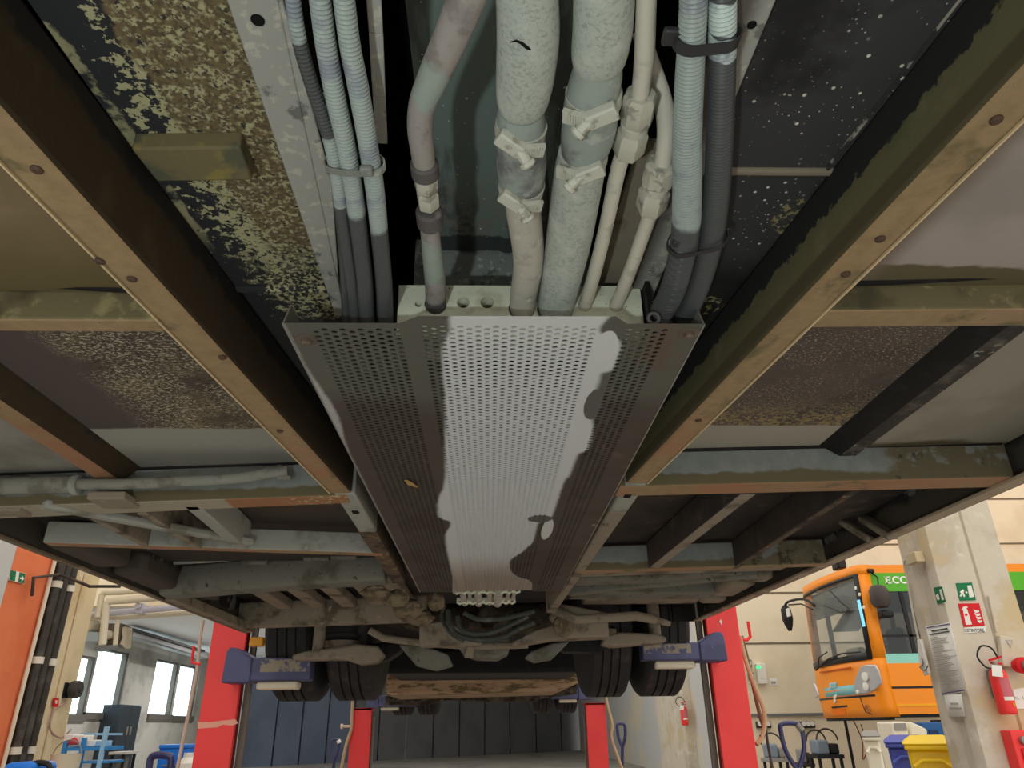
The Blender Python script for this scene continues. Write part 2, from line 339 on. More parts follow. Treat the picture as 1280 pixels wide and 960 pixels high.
b = B(); b.tube([(0.30, 1.487, .541), (0.70, 1.463, .541), (1.1, 1.432, .537)], .0055, 8); b.build('edge_seal', m_black, bus)
b = B(); b.tube([(-1.24, 1.618, .535), (-.8, 1.578, .536), (-.33, 1.536, .537)], .0045, 8); b.build('edge_seal', m_black, bus)
m_edge = mat('painted_edge_highlight', (214, 190, 150), .6)  # pale colour paints the highlight line along each main beam's outer edge
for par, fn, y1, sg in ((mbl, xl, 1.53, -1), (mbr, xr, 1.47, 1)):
    b = B(); b.bar((fn(-.8) + sg * .0005, -.8, H + .0015), (fn(y1) + sg * .0005, y1, H + .0015), .0022, .003); b.build('edge_highlight', m_edge, par)
# floor panels between the beams
def panel(x0, x1, y0, y1, z, m, name='floor_panel', t=0.02):
    b = B(); b.box(x0, x1, y0, y1, z, z + t); return b.build(name, m, bus)
def panel4(p, z, m, name='floor_panel', t=0.02):
    b = B(); b.hexa([(x, y, z) for x, y in p] + [(x, y, z + t) for x, y in p]); return b.build(name, m, bus)
panel4([(-1.25, -0.8), (xl(-0.8) + .01, -0.8), (xl(.785) + .01, 0.785), (-1.25, 0.785)], 0.500, m_fl_a)
panel4([(-0.795, 0.815), (xl(.815) + .01, 0.815), (xl(1.54) + .01, 1.55), (-0.795, 1.60)], 0.537, m_fl_b)
panel4([(-1.25, 0.815), (-0.797, 0.815), (-0.797, 1.60), (-1.25, 1.65)], 0.535, m_fl_c)
panel(-1.25, -0.31, 1.60, 2.62, 0.545, m_fl_d)
panel4([(xr(-0.8) - .01, -0.8), (1.11, -0.8), (1.11, 0.75), (xr(.763) - .01, 0.763)], 0.496, m_fr_a)
panel4([(xr(.8) - .01, 0.80), (0.775, 0.79), (0.775, 1.47), (xr(1.47) - .01, 1.49)], 0.542, m_fr_b)
panel4([(0.777, 0.79), (1.11, 0.79), (1.11, 1.44), (0.777, 1.47)], 0.535, m_fr_c)
panel(0.27, 1.11, 1.50, 2.46, 0.552, m_fr_d)

# lengthwise stringers
def stringer(x, ya, yb, w, h, web, fl, dx=0.0):
    b = B(); b.hexa([(x, ya, H), (x + w, ya, H), (x + w + dx, yb, H), (x + dx, yb, H), (x, ya, H + h), (x + w, ya, H + h), (x + w + dx, yb, H + h), (x + dx, yb, H + h)])
    return split_build('stringer', b, web, fl, bevel=0.004)
m_dustblack = mat('dusty_black_section', (58, 54, 50), .8, layers=[((96, 88, 80), ('n', 14., .5, .66)), ((150, 146, 136), [('n', 70., .57, .62), ('n', 9., .5, .6)])])
def hat(xi, xm, xo, ya, yb, zp, zb, web, fl):           # shallow hat section: sloped side towards the middle, flat foot outside
    b = B(); b.hexa([(xi, ya, zp), (xi, yb, zp), (xo, yb, zp), (xo, ya, zp), (xm, ya, zb), (xm, yb, zb), (xo, yb, zb), (xo, ya, zb)]); return split_build('stringer', b, web, fl, bevel=0.003, lim=-.93)
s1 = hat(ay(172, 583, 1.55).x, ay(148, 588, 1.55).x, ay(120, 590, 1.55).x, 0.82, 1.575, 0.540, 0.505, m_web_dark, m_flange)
for y in (1.06, 1.16): screw(s1, ay(134, 590, 1.55).x, y, 0.505)
hat(ay(1027, 559, 1.44).x, ay(1053, 562, 1.44).x, ay(1074, 562, 1.44).x, 0.80, 1.46, 0.545, 0.517, m_black, m_dustblack)
m_flange2 = mat('pale_to_rusty_flange', (164, 158, 140), .75, layers=[((158, 112, 80), ('g', 'x', -0.585, -0.575)), ((120, 96, 78), [('n', 30., .55, .62), ('g', 'x', -1.0, -1.05)]), ((190, 176, 132), [('n', 90., .55, .6), ('g', 'x', -0.46, -0.42, .03, 20.)])])
stringer(-0.69, 1.62, 2.06, 0.035, 0.08, m_grey, m_grey, -0.02); stringer(-0.82, 1.68, 2.05, 0.022, 0.07, m_greybrown, m_greybrown)
stringer(-0.95, 1.70, 2.05, 0.018, 0.07, m_greybrown, m_greybrown)
stringer(0.56, 1.55, 2.38, 0.036, 0.085, m_fr_d, m_greybrown, -0.04)
stringer(0.80, 1.53, 2.40, 0.022, 0.085, m_fr_d, m_rustpaint, 0.0)
b = B(); b.hexa([(-1.25, 1.625, H), (-.31, 1.54, H), (-.31, 1.60, H), (-1.25, 1.73, H), (-1.25, 1.625, H + .09), (-.31, 1.54, H + .09), (-.31, 1.60, H + .09), (-1.25, 1.73, H + .09)])
split_build('cross_beam', b, m_cross_web, m_flange2)
# flat brace running back from the second cross beam on the left
b = B(); b.bar((-0.99, 1.60, 0.462), (-0.66, 2.03, 0.474), 0.034, 0.02); b.build('brace', m_grey, bus, bevel=0.006)
b = B(); b.box(-0.86, -0.78, 1.53, 1.61, 0.452, 0.47); b.build('beam_tab', m_greybrown, bus, bevel=0.004); b = B(); b.box(-1.13, -1.05, 1.62, 1.67, 0.452, 0.47); b.build('beam_tab', m_greybrown, bus, bevel=0.004)

# side skirts
def skirt(x, t, ya, yb, za, zb, zt, sgn, ms):
    b = B(); b.hexa([(x, ya, za), (x + t, ya, za), (x + t, yb, zb), (x, yb, zb), (x, ya, zt), (x + t, ya, zt), (x + t, yb, zt), (x, yb, zt)], 0)
    w = 0.028 * sgn
    b.hexa([(x + t / 2, ya, za - .003), (x + w, ya, za - .003), (x + w, yb, zb - .003), (x + t / 2, yb, zb - .003), (x + t / 2, ya, za + .006), (x + w, ya, za + .006), (x + w, yb, zb + .006), (x + t / 2, yb, zb + .006)], 1)
    return b.build('side_skirt', ms, bus, bevel=0.002)
skirt(-1.275, 0.02, -0.8, 3.98, 0.46, 0.46, 1.2, 1, [m_skirt_in, m_sill_l]); skirt(-1.275, 0.02, 5.25, 9.55, 0.48, 0.48, 1.2, 1, [m_skirt_in, m_sill_l]); skirt(-1.275, 0.02, 10.85, 12.6, 0.48, 0.48, 1.2, 1, [m_skirt_in, m_sill_l])
skirt(1.13, 0.02, -0.8, 4.05, 0.415, 0.503, 1.2, -1, [m_skirt_in, m_sill]); skirt(1.13, 0.02, 5.25, 9.55, 0.5, 0.5, 1.2, -1, [m_skirt_in, m_sill]); skirt(1.13, 0.02, 10.85, 12.6, 0.5, 0.5, 1.2, -1, [m_skirt_in, m_sill])
b = B(); b.box(-1.27, 1.145, -0.85, 12.6, 0.98, 2.6); b.build('body_shell', m_black, bus)
b = B(); b.box(-1.27, 1.145, -0.90, -0.80, 0.42, 1.0); b.build('front_apron', m_black, bus)
# struts and pockets inside the right skirt, and black boxes inside the left one
for i, (px, py) in enumerate(((1075, 655), (1100, 650))):
    b = B(); b.bar(az(px - 22, py - 3, .55), ax(px + 16, py + 21, 1.112), 0.035, 0.02); b.build('skirt_strut', m_greybrown, bus, bevel=0.006)
for y0, y1, z0, z1 in ((2.05, 2.35, .47, .64), (2.45, 2.85, .47, .62), (2.9, 3.2, .50, .60)):
    b = B(); b.box(-1.24, -1.13, y0, y1, z0, z1); b.build('skirt_pocket', m_skirt_in, bus, bevel=0.02)
for y0, y1, z0, z1 in ((2.6, 2.72, .51, .60), (2.8, 2.9, .50, .58), (3.0, 3.3, .51, .6), (3.4, 3.5, .51, .58)):
    b = B(); b.box(0.98, 1.10, y0, y1, z0, z1); b.build('skirt_pocket', m_greybrown, bus, bevel=0.02)

# rear part of the underside, left: deep cross beam, ribbed panel, last cross beam
b = B(); pts = spline([(-1.2, 2.78, .50), (-1.0, 2.74, .505), (-0.7, 2.66, .51), (-0.36, 2.60, .515)], 6)
b.loft([[(x, y - .035, z - .05), (x, y + .05, z - .055), (x, y + .06, z + .05), (x, y - .02, z + .06), (x, y - .045, z)] for x, y, z in pts], smooth=False)
xb = b.build('cross_beam', m_grey2, bus, bevel=0.01)
for x, y in ((-.83, 2.66), (-.60, 2.60), (-.50, 2.58)):
    b = B(); b.box(x - .05, x + .04, y - .03, y + .02, .535, .572); b.build('clip_plate', m_grey2, xb, bevel=0.006)
for dz, dy in ((.585, 2.52), (.575, 2.57)):
    b = B(); b.tube(spline([(-1.15, dy + .1, dz - .02), (-.9, dy + .06, dz - .015), (-.6, dy, dz), (-.33, dy - .03, dz)], 6), 0.012, 8); b.build('brake_line', m_grey, bus)
panel(-1.24, -0.30, 2.70, 4.0, 0.60, m_fl_d)
panel(-0.30, 1.11, 2.46, 4.0, 0.62, m_black)
for x in (-1.02, -0.85, -0.70, -0.55, -0.42):
    b = B(); b.bar((x, 2.9, .575), (x + .02, 3.72, .56), 0.07, 0.045); b.build('floor_rib', m_greybrown, bus, bevel=0.006)
cross((-1.25, 3.80), (-0.30, 3.62), 0.06, 0.12, m_greybrown, m_greybrown, z=0.462)
b = B(); b.bar((-1.22, 2.9, .475), (-1.22, 3.95, .475), 0.04, 0.04); b.build('sill_rail', m_greybrown, bus, bevel=0.004)
# rear part, right: stacked plates and bars
for (xa, ya), (xb_, yb), w, h, z, m in (((.30, 2.62), (1.02, 2.52), .09, .02, .485, m_greybrown), ((.33, 2.86), (.95, 2.78), .14, .05, .50, m_grey2), ((.33, 3.10), (1.0, 2.72), .05, .05, .49, m_grey2), ((.36, 3.25), (.98, 3.28), .16, .05, .51, m_grey2), ((.45, 3.5), (1.0, 3.5), .25, .04, .53, m_greybrown)):
    b = B(); b.bar((xa, ya, z + h / 2), (xb_, yb, z + h / 2), w, h); b.build('heat_plate', m, bus, bevel=0.006)

# ---- axles, wheels and suspension
def wheel(x0, x1, y, z=0.625, R=0.475):
    w = bpy.data.objects.new('wheel', None); COL.objects.link(w); w.parent = bus; w.location = (x0 - 0, y - 5.0, z - 0.46)
    L = x1 - x0; g = 0.012
    prof = [(0, .28), (.005, .36), (.02, .43), (.03, R - .02), (.045, R - .004)]
    n = 4; a0, a1 = .05, L - .05
    for i in range(n):
        s = a0 + (a1 - a0) * i / n; e = a0 + (a1 - a0) * (i + 1) / n
        prof += [(s + (g / 2 if i else 0), R), (e - (g / 2 if i < n - 1 else 0), R)]
        if i < n - 1: prof += [(e - g / 2 + .001, R - .014), (e + g / 2 - .001, R - .014)]
    prof += [(L - .045, R - .004), (L - .03, R - .02), (L - .02, .43), (L - .005, .36), (L, .28)]
    b = B(); b.lathe((x0, y, z), (1, 0, 0), prof, 56); b.build('tire', m_rubber, w, sharp=25)
    b = B(); b.lathe((x0 + .02, y, z), (1, 0, 0), [(0, .285), (.01, .27), (.03, .2), (.05, .14), (L - .06, .14), (L - .04, .28), (L - .04, .285)], 32); b.build('rim', m_steel, w)
for y in (4.62, 10.2):
    for a, c in ((-1.245, -.945), (-.915, -.615), (.53, .82), (.85, 1.14)): wheel(a, c, y)
    b = B(); b.tube([(-.94, y, .625), (-.5, y, .625), (-.3, y, .60), (.3, y, .60), (.5, y, .625), (.85, y, .625)], [.07, .08, .09, .09, .08, .07], 14); b.build('axle', m_brown, bus)
b = B(); b.lathe((0.0, 4.62, .58), (0, 1, 0), [(-.22, .06), (-.16, .14), (-.02, .19), (.08, .16), (.12, .08)], 20); b.build('differential', m_brown, bus)
def plate(name, pix, y, t, m, bev=0.008, par=None):
    b = B(); b.prism([ay(px, py, y) for px, py in pix], (0, t, 0)); return b.build(name, m, par or bus, bevel=bev)
plate('suspension_arm', [(364, 819), (380, 814), (428, 808), (446, 805), (472, 807), (480, 818), (470, 828), (448, 830), (430, 824), (366, 825)], 4.00, .12, m_greybrown, .012)
plate('suspension_arm', [(448, 806), (500, 800), (502, 812), (484, 824), (462, 830), (446, 828)], 4.10, .16, m_black, .02)
plate('suspension_arm', [(834, 797), (824, 792), (776, 790), (756, 794), (752, 806), (768, 808), (832, 803)], 4.00, .12, m_greybrown, .012)
plate('suspension_arm', [(762, 796), (704, 796), (700, 806), (704, 814), (752, 815), (764, 806)], 4.08, .16, m_black, .02)
def spring(px, py, w, y):
    p = ay(px, py, y); r = w / 2 * depth(p) / FPX; b = B()
    b.lathe((p.x, y, p.z - .03), (0, 0, 1), [(0, r * .8), (.012, r), (.03, r * 1.02), (.035, r * .92), (.05, r * .9), (.07, r), (.1, r * 1.02), (.14, r * .9), (.3, r * .85)], 28); b.build('air_spring', m_rubber, bus)
    b = B(); b.lathe((p.x, y, p.z - .065), (0, 0, 1), [(0, r * .9), (.03, r * .98), (.034, r * .8)], 28); b.build('spring_seat', m_greybrown, bus)
spring(430, 794, 50, 4.22); spring(750, 780, 44, 4.22)
for px, py, w in ((399, 800, 15), (818, 782, 15)):
    p = ay(px, py, 4.08); r = w / 2 * depth(p) / FPX; b = B(); b.lathe((p.x, 4.08, p.z - .07), (0, 0, 1), [(0, r * .6), (.01, r), (.2, r), (.21, r * .7), (.4, r * .7)], 16); b.build('shock_absorber', m_greybrown, bus)
plate('subframe_plate', [(524, 779), (556, 776), (604, 800), (600, 806), (524, 808)], 3.75, .10, m_greybrown)
plate('subframe_plate', [(640, 803), (668, 788), (700, 778), (760, 772), (762, 797), (690, 800), (640, 808)], 3.75, .10, m_greybrown)
plate('subframe_plate', [(686, 770), (700, 754), (760, 766), (760, 796), (706, 797)], 3.60, .06, m_greybrown)
b = B(); p = ay(704, 783, 3.59); b.lathe(p, (0, -1, 0), [(0, .05), (.02, .045), (.02, .02), (.04, .02), (.04, 0)], 18); b.build('pivot_bolt', m_dirtclump, bus)
b = B(); b.tube([ay(692, 762, 3.55), ay(720, 775, 3.55), ay(795, 770, 3.55), ay(815, 774, 3.55), ay(838, 780, 3.55)], [.022, .022, .022, .02, .012], 12); b.build('anti_roll_bar', m_greybrown, bus)
b = B(); b.tube([ay(462, 788, 3.9), ay(480, 798, 3.9), ay(520, 803, 3.9), ay(590, 808, 3.9), ay(660, 806, 3.9)], .018, 10); b.build('anti_roll_bar', m_greybrown, bus)
plate('suspension_hanger', [(498, 806), (528, 806), (560, 818), (566, 832), (545, 838), (520, 832)], 3.95, .08, m_grey2, .008)
plate('suspension_hanger', [(712, 802), (690, 804), (664, 814), (656, 822), (668, 828), (690, 824)], 3.95, .08, m_grey2, .008)
plate('gearbox_sump', [(568, 800), (640, 797), (636, 815), (622, 822), (594, 821), (578, 815)], 3.9, .25, m_grey2, .01)
plate('lever_bracket', [(585, 806), (592, 806), (592, 822), (580, 822)], 3.86, .04, m_greybrown, .004)
for y, pix, t, m, nm in ((5.6, [(480, 812), (728, 806), (728, 840), (480, 842)], .9, m_black, 'fuel_tank'), (6.6, [(482, 834), (724, 828), (735, 838), (726, 852), (700, 864), (482, 870)], .9, m_tan, 'underfloor_box')):
    plate(nm, pix, y, t, m, .03)
b = B()
for k, (u, w) in enumerate(((836, 845), (850, 856))): b.tube([ay(484, u + 1, 6.58), ay(570, u, 6.58), ay(700, u - 2, 6.58)], .02, 8)
b.build('box_rib', m_tan, bus)
b = B()
b.tube([ay(482, 876, 9.2), ay(530, 874, 9.2), ay(560, 870, 9.2), ay(640, 868, 9.2), ay(720, 862, 9.2)], [.05, .07, .05, .09, .05], 12)
for px in (505, 545, 620, 665): p = ay(px, 871, 9.1); b.lathe((p.x, 9.1, p.z - .05), (0, 0, 1), [(0, .06), (.05, .1), (.16, .08), (.3, .05)], 12)
b.build('steering_linkage', m_brown, bus)
b = B(); p = ay(321, 803, 4.02); b.box(p.x - .035, p.x + .035, 4.0, 4.05, p.z - .02, p.z + .025); b.build('side_marker', m_amber, bus, bevel=0.006)
b = B(); p = ay(900, 762, 4.06); b.box(p.x - .05, p.x - .0, 4.03, 4.08, p.z - .01, p.z + .03); b.build('side_marker', m_amber, bus, bevel=0.006)
m_hosedark = mat('dark_green_rubber_hose', (62, 68, 62), .6, layers=[((92, 94, 84), ('n', 14., .5, .64))])
for pix, y, w in (([(560, 762), (563, 782), (574, 794), (600, 800), (628, 796), (648, 786), (668, 778)], 3.45, 7), ([(572, 770), (576, 786), (592, 792), (616, 790), (640, 780), (660, 770)], 3.35, 6), ([(580, 766), (598, 774), (630, 773), (652, 768), (668, 764)], 3.25, 6), ([(556, 756), (552, 772), (562, 790), (580, 802)], 3.5, 5)):
    b = B(); b.tube(spline([tuple(ay(px, py, y)) for px, py in pix], 5), w / 2 * y * .95 / FPX, 8); b.build('hose_bend', m_hosedark, bus)
b = B(); b.box(1.0, 1.125, 4.07, 4.10, .505, .95); b.build('mud_flap', m_black, bus)
b = B(); b.box(-1.25, -1.17, 4.0, 4.03, .55, .95); b.build('mud_flap', m_black, bus)
# dirt-caked brackets at the rail ends
def lump(name, c, r, m, seed, n=3):
    bm = bmesh.new(); bmesh.ops.create_icosphere(bm, subdivisions=n, radius=1)
    for v in bm.verts:
        k = 1 + 0.35 * mnoise.noise(v.co * 1.7 + V((seed, 0, 0))) + 0.18 * mnoise.noise(v.co * 5 + V((0, seed, 0)))
        v.co = V((v.co.x * r[0], v.co.y * r[1], v.co.z * r[2])) * k + V(c)
    b = B(); b.bm.free(); b.bm = bm
    return b.build(name, m, bus, smooth=True, sharp=60)
for i, (px, py, rx, rz, y) in enumerate(((497, 748, .05, .03, 2.75), (508, 760, .06, .035, 2.95), (522, 772, .07, .03, 3.2), (545, 752, .03, .04, 3.0), (470, 742, .05, .025, 2.7))):
    p = ay(px, py, y); lump('dirty_bracket', p, (rx, .06, rz), m_dirtclump, i * 3.3)

# ---- tunnel over the cover
panel(-0.085, 0.125, -0.8, 0.935, 0.672, m_roofgreen, 'tunnel_roof')
b = B(); b.loft([[(0.016, y, .6725), (0.024, y, .668), (0.034, y, .668), (0.042, y, .6725)] for y in (-.8, .935)], smooth=False); b.build('roof_bead', m_roofgreen, bus)
b = B(); b.box(-0.115, 0.16, 0.945, 0.955, 0.545, 0.70); b.build('tunnel_back_plate', m_backplate, bus)
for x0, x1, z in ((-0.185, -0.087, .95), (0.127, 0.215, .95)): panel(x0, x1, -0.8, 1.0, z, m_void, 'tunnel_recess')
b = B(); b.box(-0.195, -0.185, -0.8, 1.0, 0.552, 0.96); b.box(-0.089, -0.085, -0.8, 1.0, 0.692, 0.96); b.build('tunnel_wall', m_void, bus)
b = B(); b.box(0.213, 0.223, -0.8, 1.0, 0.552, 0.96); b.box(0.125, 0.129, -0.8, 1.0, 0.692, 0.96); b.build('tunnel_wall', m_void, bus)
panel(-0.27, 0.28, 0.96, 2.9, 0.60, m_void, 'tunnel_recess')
yse = az(350, 358, .566).y; ysr = az(975, 210, .566).y
panel4([(-0.47, -0.8), (-0.195, -0.8), (-0.205, yse), (-0.365, yse)], 0.566, m_flaky, 'tunnel_side_panel')
panel4([(-0.365, yse + .015), (-0.205, yse + .015), (-0.24, 2.6), (-0.30, 2.6)], 0.570, m_flaky, 'tunnel_side_panel')
b = B(); b.tube([(-0.365, yse + .006, .566), (-0.3, yse + .004, .565), (-0.21, yse + .006, .566)], .006, 8); b.build('panel_seam', m_flaky, bus)
panel4([(0.223, -0.8), (0.56, -0.8), (0.40, ysr), (0.223, ysr)], 0.566, m_specked, 'tunnel_side_panel')
panel4([(0.223, ysr + .008), (0.40, ysr + .008), (0.25, 2.6), (0.223, 2.6)], 0.571, m_specked, 'tunnel_side_panel')
b = B(); b.bar((0.223, ysr + .004, .565), (0.395, ysr + .004, .565), .010, .008); b.build('panel_seam', m_greybrown, bus, bevel=0.003)
b = B(); b.tube([(xr(-.8 + (ysr + .8) * t / 12) - BW - .004 + .001 * math.sin(t * 2), -.8 + (ysr + .8) * t / 12, .5655) for t in range(13)], [.0022 + .0010 * math.sin(t * 1.7) for t in range(13)], 6); b.build('panel_seam', mat('patchy_seam', (50, 50, 50), .8, layers=[((150, 146, 134), ('n', 34., .5, .56))]), bus)
b = B()
b.hexa([(-0.237, -0.8, .548), (-0.135, -0.8, .548), (-0.205, 0.925, .548), (-0.232, 0.925, .548), (-0.237, -0.8, .553), (-0.135, -0.8, .553), (-0.205, 0.925, .553), (-0.232, 0.925, .553)])
b.bm.clear()
qa, qb, qc, qd = az(302, 55, .548), az(419, 395, .548), az(352, 20, .548), az(432, 395, .548)
def lx_(p, q, y): return p.x + (q.x - p.x) * (y - p.y) / (q.y - p.y)
l0, l1, r0, r1 = lx_(qa, qb, -.8), lx_(qa, qb, .925), lx_(qc, qd, -.8) , lx_(qc, qd, .925)
rm = az(415, 230, .548)
b.hexa([(lx_(qc, qd, rm.y - .28), rm.y - .28, .549), (rm.x, rm.y, .549), (lx_(qc, qd, rm.y + .2), rm.y + .2, .549), (lx_(qc, qd, rm.y) - .01, rm.y, .549), (lx_(qc, qd, rm.y - .28), rm.y - .28, .553), (rm.x, rm.y, .553), (lx_(qc, qd, rm.y + .2), rm.y + .2, .553), (lx_(qc, qd, rm.y) - .01, rm.y, .553)])
b.hexa([(l0, -.8, .548), (r0, -.8, .548), (r1, .925, .548), (l1, .925, .548), (l0, -.8, .553), (r0, -.8, .553), (r1, .925, .553), (l1, .925, .553)])
b.hexa([(r0 - .004, -.8, .553), (r0, -.8, .553), (r1, .925, .553), (r1 - .004, .925, .553), (r0 - .004, -.8, .6), (r0, -.8, .6), (r1, .925, .6), (r1 - .004, .925, .6)])
b.build('flange_strip', m_strip, bus, bevel=0.0015)
b = B(); b.hexa([(.200, -.8, .548), (.262, -.8, .548), (.232, .95, .548), (.200, .95, .548), (.200, -.8, .553), (.262, -.8, .553), (.232, .95, .553), (.200, .95, .553)])
b.box(.200, .204, -.8, .95, .553, .6); fs = b.build('flange_strip', m_strip, bus, bevel=0.0015)
p = az(322, 26, .547); b = B(); b.lathe((p.x, p.y, .549), (0, 0, -1), [(0, .006), (.0015, .006), (.0015, 0)], 14); b.build('slot_hole', m_void, fs)
p = az(940, 32, .547); b = B(); b.lathe((p.x, p.y, .549), (0, 0, -1), [(0, .0042), (.0015, .0042), (.0015, 0)], 14); b.build('slot_hole', m_void, fs)
b = B(); b.hexa([(.165, .60, .575), (.20, .60, .575), (.215, .95, .575), (.150, .95, .575), (.165, .60, .582), (.20, .60, .582), (.215, .95, .582), (.150, .95, .582)]); b.build('tunnel_gusset', m_greybrown, bus)
p0, p1, p2, p3 = az(163, 186, .545), az(299, 184, .545), az(316, 226, .545), az(196, 228, .545)
b = B(); b.hexa([(p.x, p.y, .545) for p in (p0, p1, p2, p3)] + [(p.x, p.y, .568) for p in (p0, p1, p2, p3)]); b.build('reinforcement_plate', mat('olive_dirt_plate', (112, 104, 74), .85, layers=[((134, 122, 70), ('n', 22., .5, .6)), ((88, 88, 70), ('n', 12., .55, .65))]), bus, bevel=0.003)
# ================================================================ PERFORATED COVER, SUPPORT BLOCKS, HOSES
def w2(pix, z=H): return [(az(px, py, z).x, az(px, py, z).y) for px, py in pix]
left = w2([(562, 398), (562, 415), (553, 440), (556, 500), (556, 560), (554, 612), (549, 622), (548, 645), (563, 655), (557, 668), (559, 690), (566, 720), (566, 742)])
right = w2([(764, 398), (750, 415), (753, 422), (772, 424), (775, 440), (766, 462), (752, 470), (748, 482), (741, 505), (740, 520), (741, 535), (735, 560), (722, 570), (714, 592), (705, 605), (697, 628), (690, 648), (672, 658), (668, 675), (655, 690), (637, 705), (645, 722), (662, 728), (664, 742)])
m_cover = mat('perforated_cover_sheet', (76, 68, 61), 0.65, layers=[
    ((92, 92, 84), [('g', 'y', 1.15, 1.0, 0.2, 7.0)]), ((66, 56, 48), [('n', 4.0, 0.5, 0.62), ('g', 'y', 1.3, 2.0, 0.1, 5.0)]),
    ((98, 84, 74), [('n', 5.0, 0.58, 0.66), ('g', 'x', 0.19, 0.23)]),
    ((208, 211, 213), [('bnd', left, 1, 0.005), ('bnd', right, -1, 0.005)]),
    ((210, 212, 212), [('max', ('blob', 'x', 'y', 0.158, 0.865, 0.016, 0.045, 0.2, 30.0), ('blob', 'x', 'y', az(684, 664, H).x, az(684, 664, H).y, 0.014, 0.11, 0.3, 14.0))]),
    ((96, 94, 90), [('max', ('blob', 'x', 'y', az(742, 508, H).x, az(742, 508, H).y, 0.014, 0.06, 0.3, 20.0), ('blob', 'x', 'y', az(675, 651, H).x, az(675, 651, H).y, 0.03, 0.035, 0.3, 14.0))]),
    ((158, 146, 134), [('bnd', left, 1, 0.004), ('bnd', right, -1, 0.004), ('g', 'y', 2.1, 2.6, 0.1, 4.0)]),
    ((172, 172, 172), [('bnd', [(-0.256, 0.7), (-0.2555, 0.9), (-0.245, 1.08), (-0.2555, 1.25), (-0.2562, 1.6), (-0.2555, 2.9)], -1, 0.004)])], metal=0.0, spec=0.3, grain=14)
cov = thing('perforated_cover', 'long perforated metal cover sheet with pale dusty middle under the pipes', 'cover', (0.01, 1.8, H))
Y0, Y1 = 0.794, 2.80
xcols = []                                             # (x0, x1, holes?)
def zone(a, c, n): return [(a + (c - a) * i / n, a + (c - a) * (i + 1) / n, True) for i in range(n)]
xcols += [(-0.2585, -0.226, False)] + zone(-0.226, -0.1115, 10) + [(-0.1115, -0.088, False)] + zone(-0.088, 0.1415, 20) + [(0.1415, 0.160, False), (0.160, 0.1755, False)] + zone(0.1755, 0.2335, 5) + [(0.2335, 0.276, False)]
def zc(x): return H + (0.0045 if -0.0885 <= x <= 0.1605 else 0.0)
def yf(x): return Y0 - (0.010 if -0.0885 <= x <= 0.1605 else 0.0)
b = B(); dy = 0.0122; R = 0.0045
grid = {}
def gv(x, y):
    k = (round(x, 5), round(y, 5))
    if k not in grid: grid[k] = b.v((x, y, zc(x)))
    return grid[k]
for ci, (xa, xb_, hole) in enumerate(xcols):
    if not hole:
        b.f([gv(xa, yf(xa)), gv(xb_, yf(xb_)), gv(xb_, Y1), gv(xa, Y1)]); continue
    ys = Y0 + 0.012 + (dy / 2 if ci % 2 else 0); n = int((Y1 - 0.012 - ys) / dy); xm = (xa + xb_) / 2; z = zc(xm)
    def q(x, y): return b.v((x, y, z))
    b.f([q(xa, yf(xm)), q(xb_, yf(xm)), q(xb_, ys), q(xa, ys)])
    prev = None
    for k in range(n):
        y0 = ys + k * dy; y1 = y0 + dy; ym = (y0 + y1) / 2
        o = [q(xa, y0) if prev is None else prev[0], q(xm, y0) if prev is None else prev[1], q(xb_, y0) if prev is None else prev[2], q(xb_, ym), q(xb_, y1), q(xm, y1), q(xa, y1), q(xa, ym)]
        prev = (o[6], o[5], o[4])
        i_ = [b.v((xm + R * math.cos(a), ym + R * 0.97 * math.sin(a), z)) for a in [math.radians(-135 + 45 * j) for j in range(8)]]
        t_ = [b.v((v.co.x, v.co.y, z + 0.002)) for v in i_]
        for j in range(8):
            b.f([o[j], o[(j + 1) % 8], i_[(j + 1) % 8], i_[j]]); b.f([i_[j], i_[(j + 1) % 8], t_[(j + 1) % 8], t_[j]])
    b.f([prev[0], prev[1], prev[2], q(xb_, Y1), q(xa, Y1)])
sheet = b.build('cover_sheet', m_cover, cov, recalc=False)
b = B()
for x, s in ((-0.2585, 1), (0.276, -1)):               # upturned edges
    b.hexa([(x, Y0 + .002, H - .0008), (x + s * .002, Y0 + .002, H - .0008), (x + s * .002, Y1, H - .0008), (x, Y1, H - .0008), (x, Y0 + .025, H + .042), (x + s * .002, Y0 + .025, H + .042), (x + s * .002, Y1, H + .042), (x, Y1, H + .042)])
b.build('cover_edge', mat('bright_cut_edge', (150, 146, 138), .5, .3), cov)
m_washer = mat('grey_bolt_washer', (112, 100, 90), .5, .5)
for px, py in ((383, 424), (861, 416), (862, 411)):
    if py == 411: continue
    p = az(px, py, H); b = B(); b.lathe((p.x, p.y, H + .001), (0, 0, -1), [(0, .0135), (.002, .0135), (.003, .011)], 24)
    b.lathe((p.x, p.y, H - .001), (0, 0, -1), [(0, .007), (.005, .007), (.0075, .004), (.0075, 0)], 6); b.build('bolt', m_washer, cov)
for px, py in ((742, 656), (757, 656), (640, 500)):
    if px == 640: continue
    p = az(px, py, H); b = B(); b.lathe((p.x, p.y, H + .001), (0, 0, -1), [(0, .008), (.004, .007), (.005, 0)], 12); b.build('bolt', m_washer, cov)

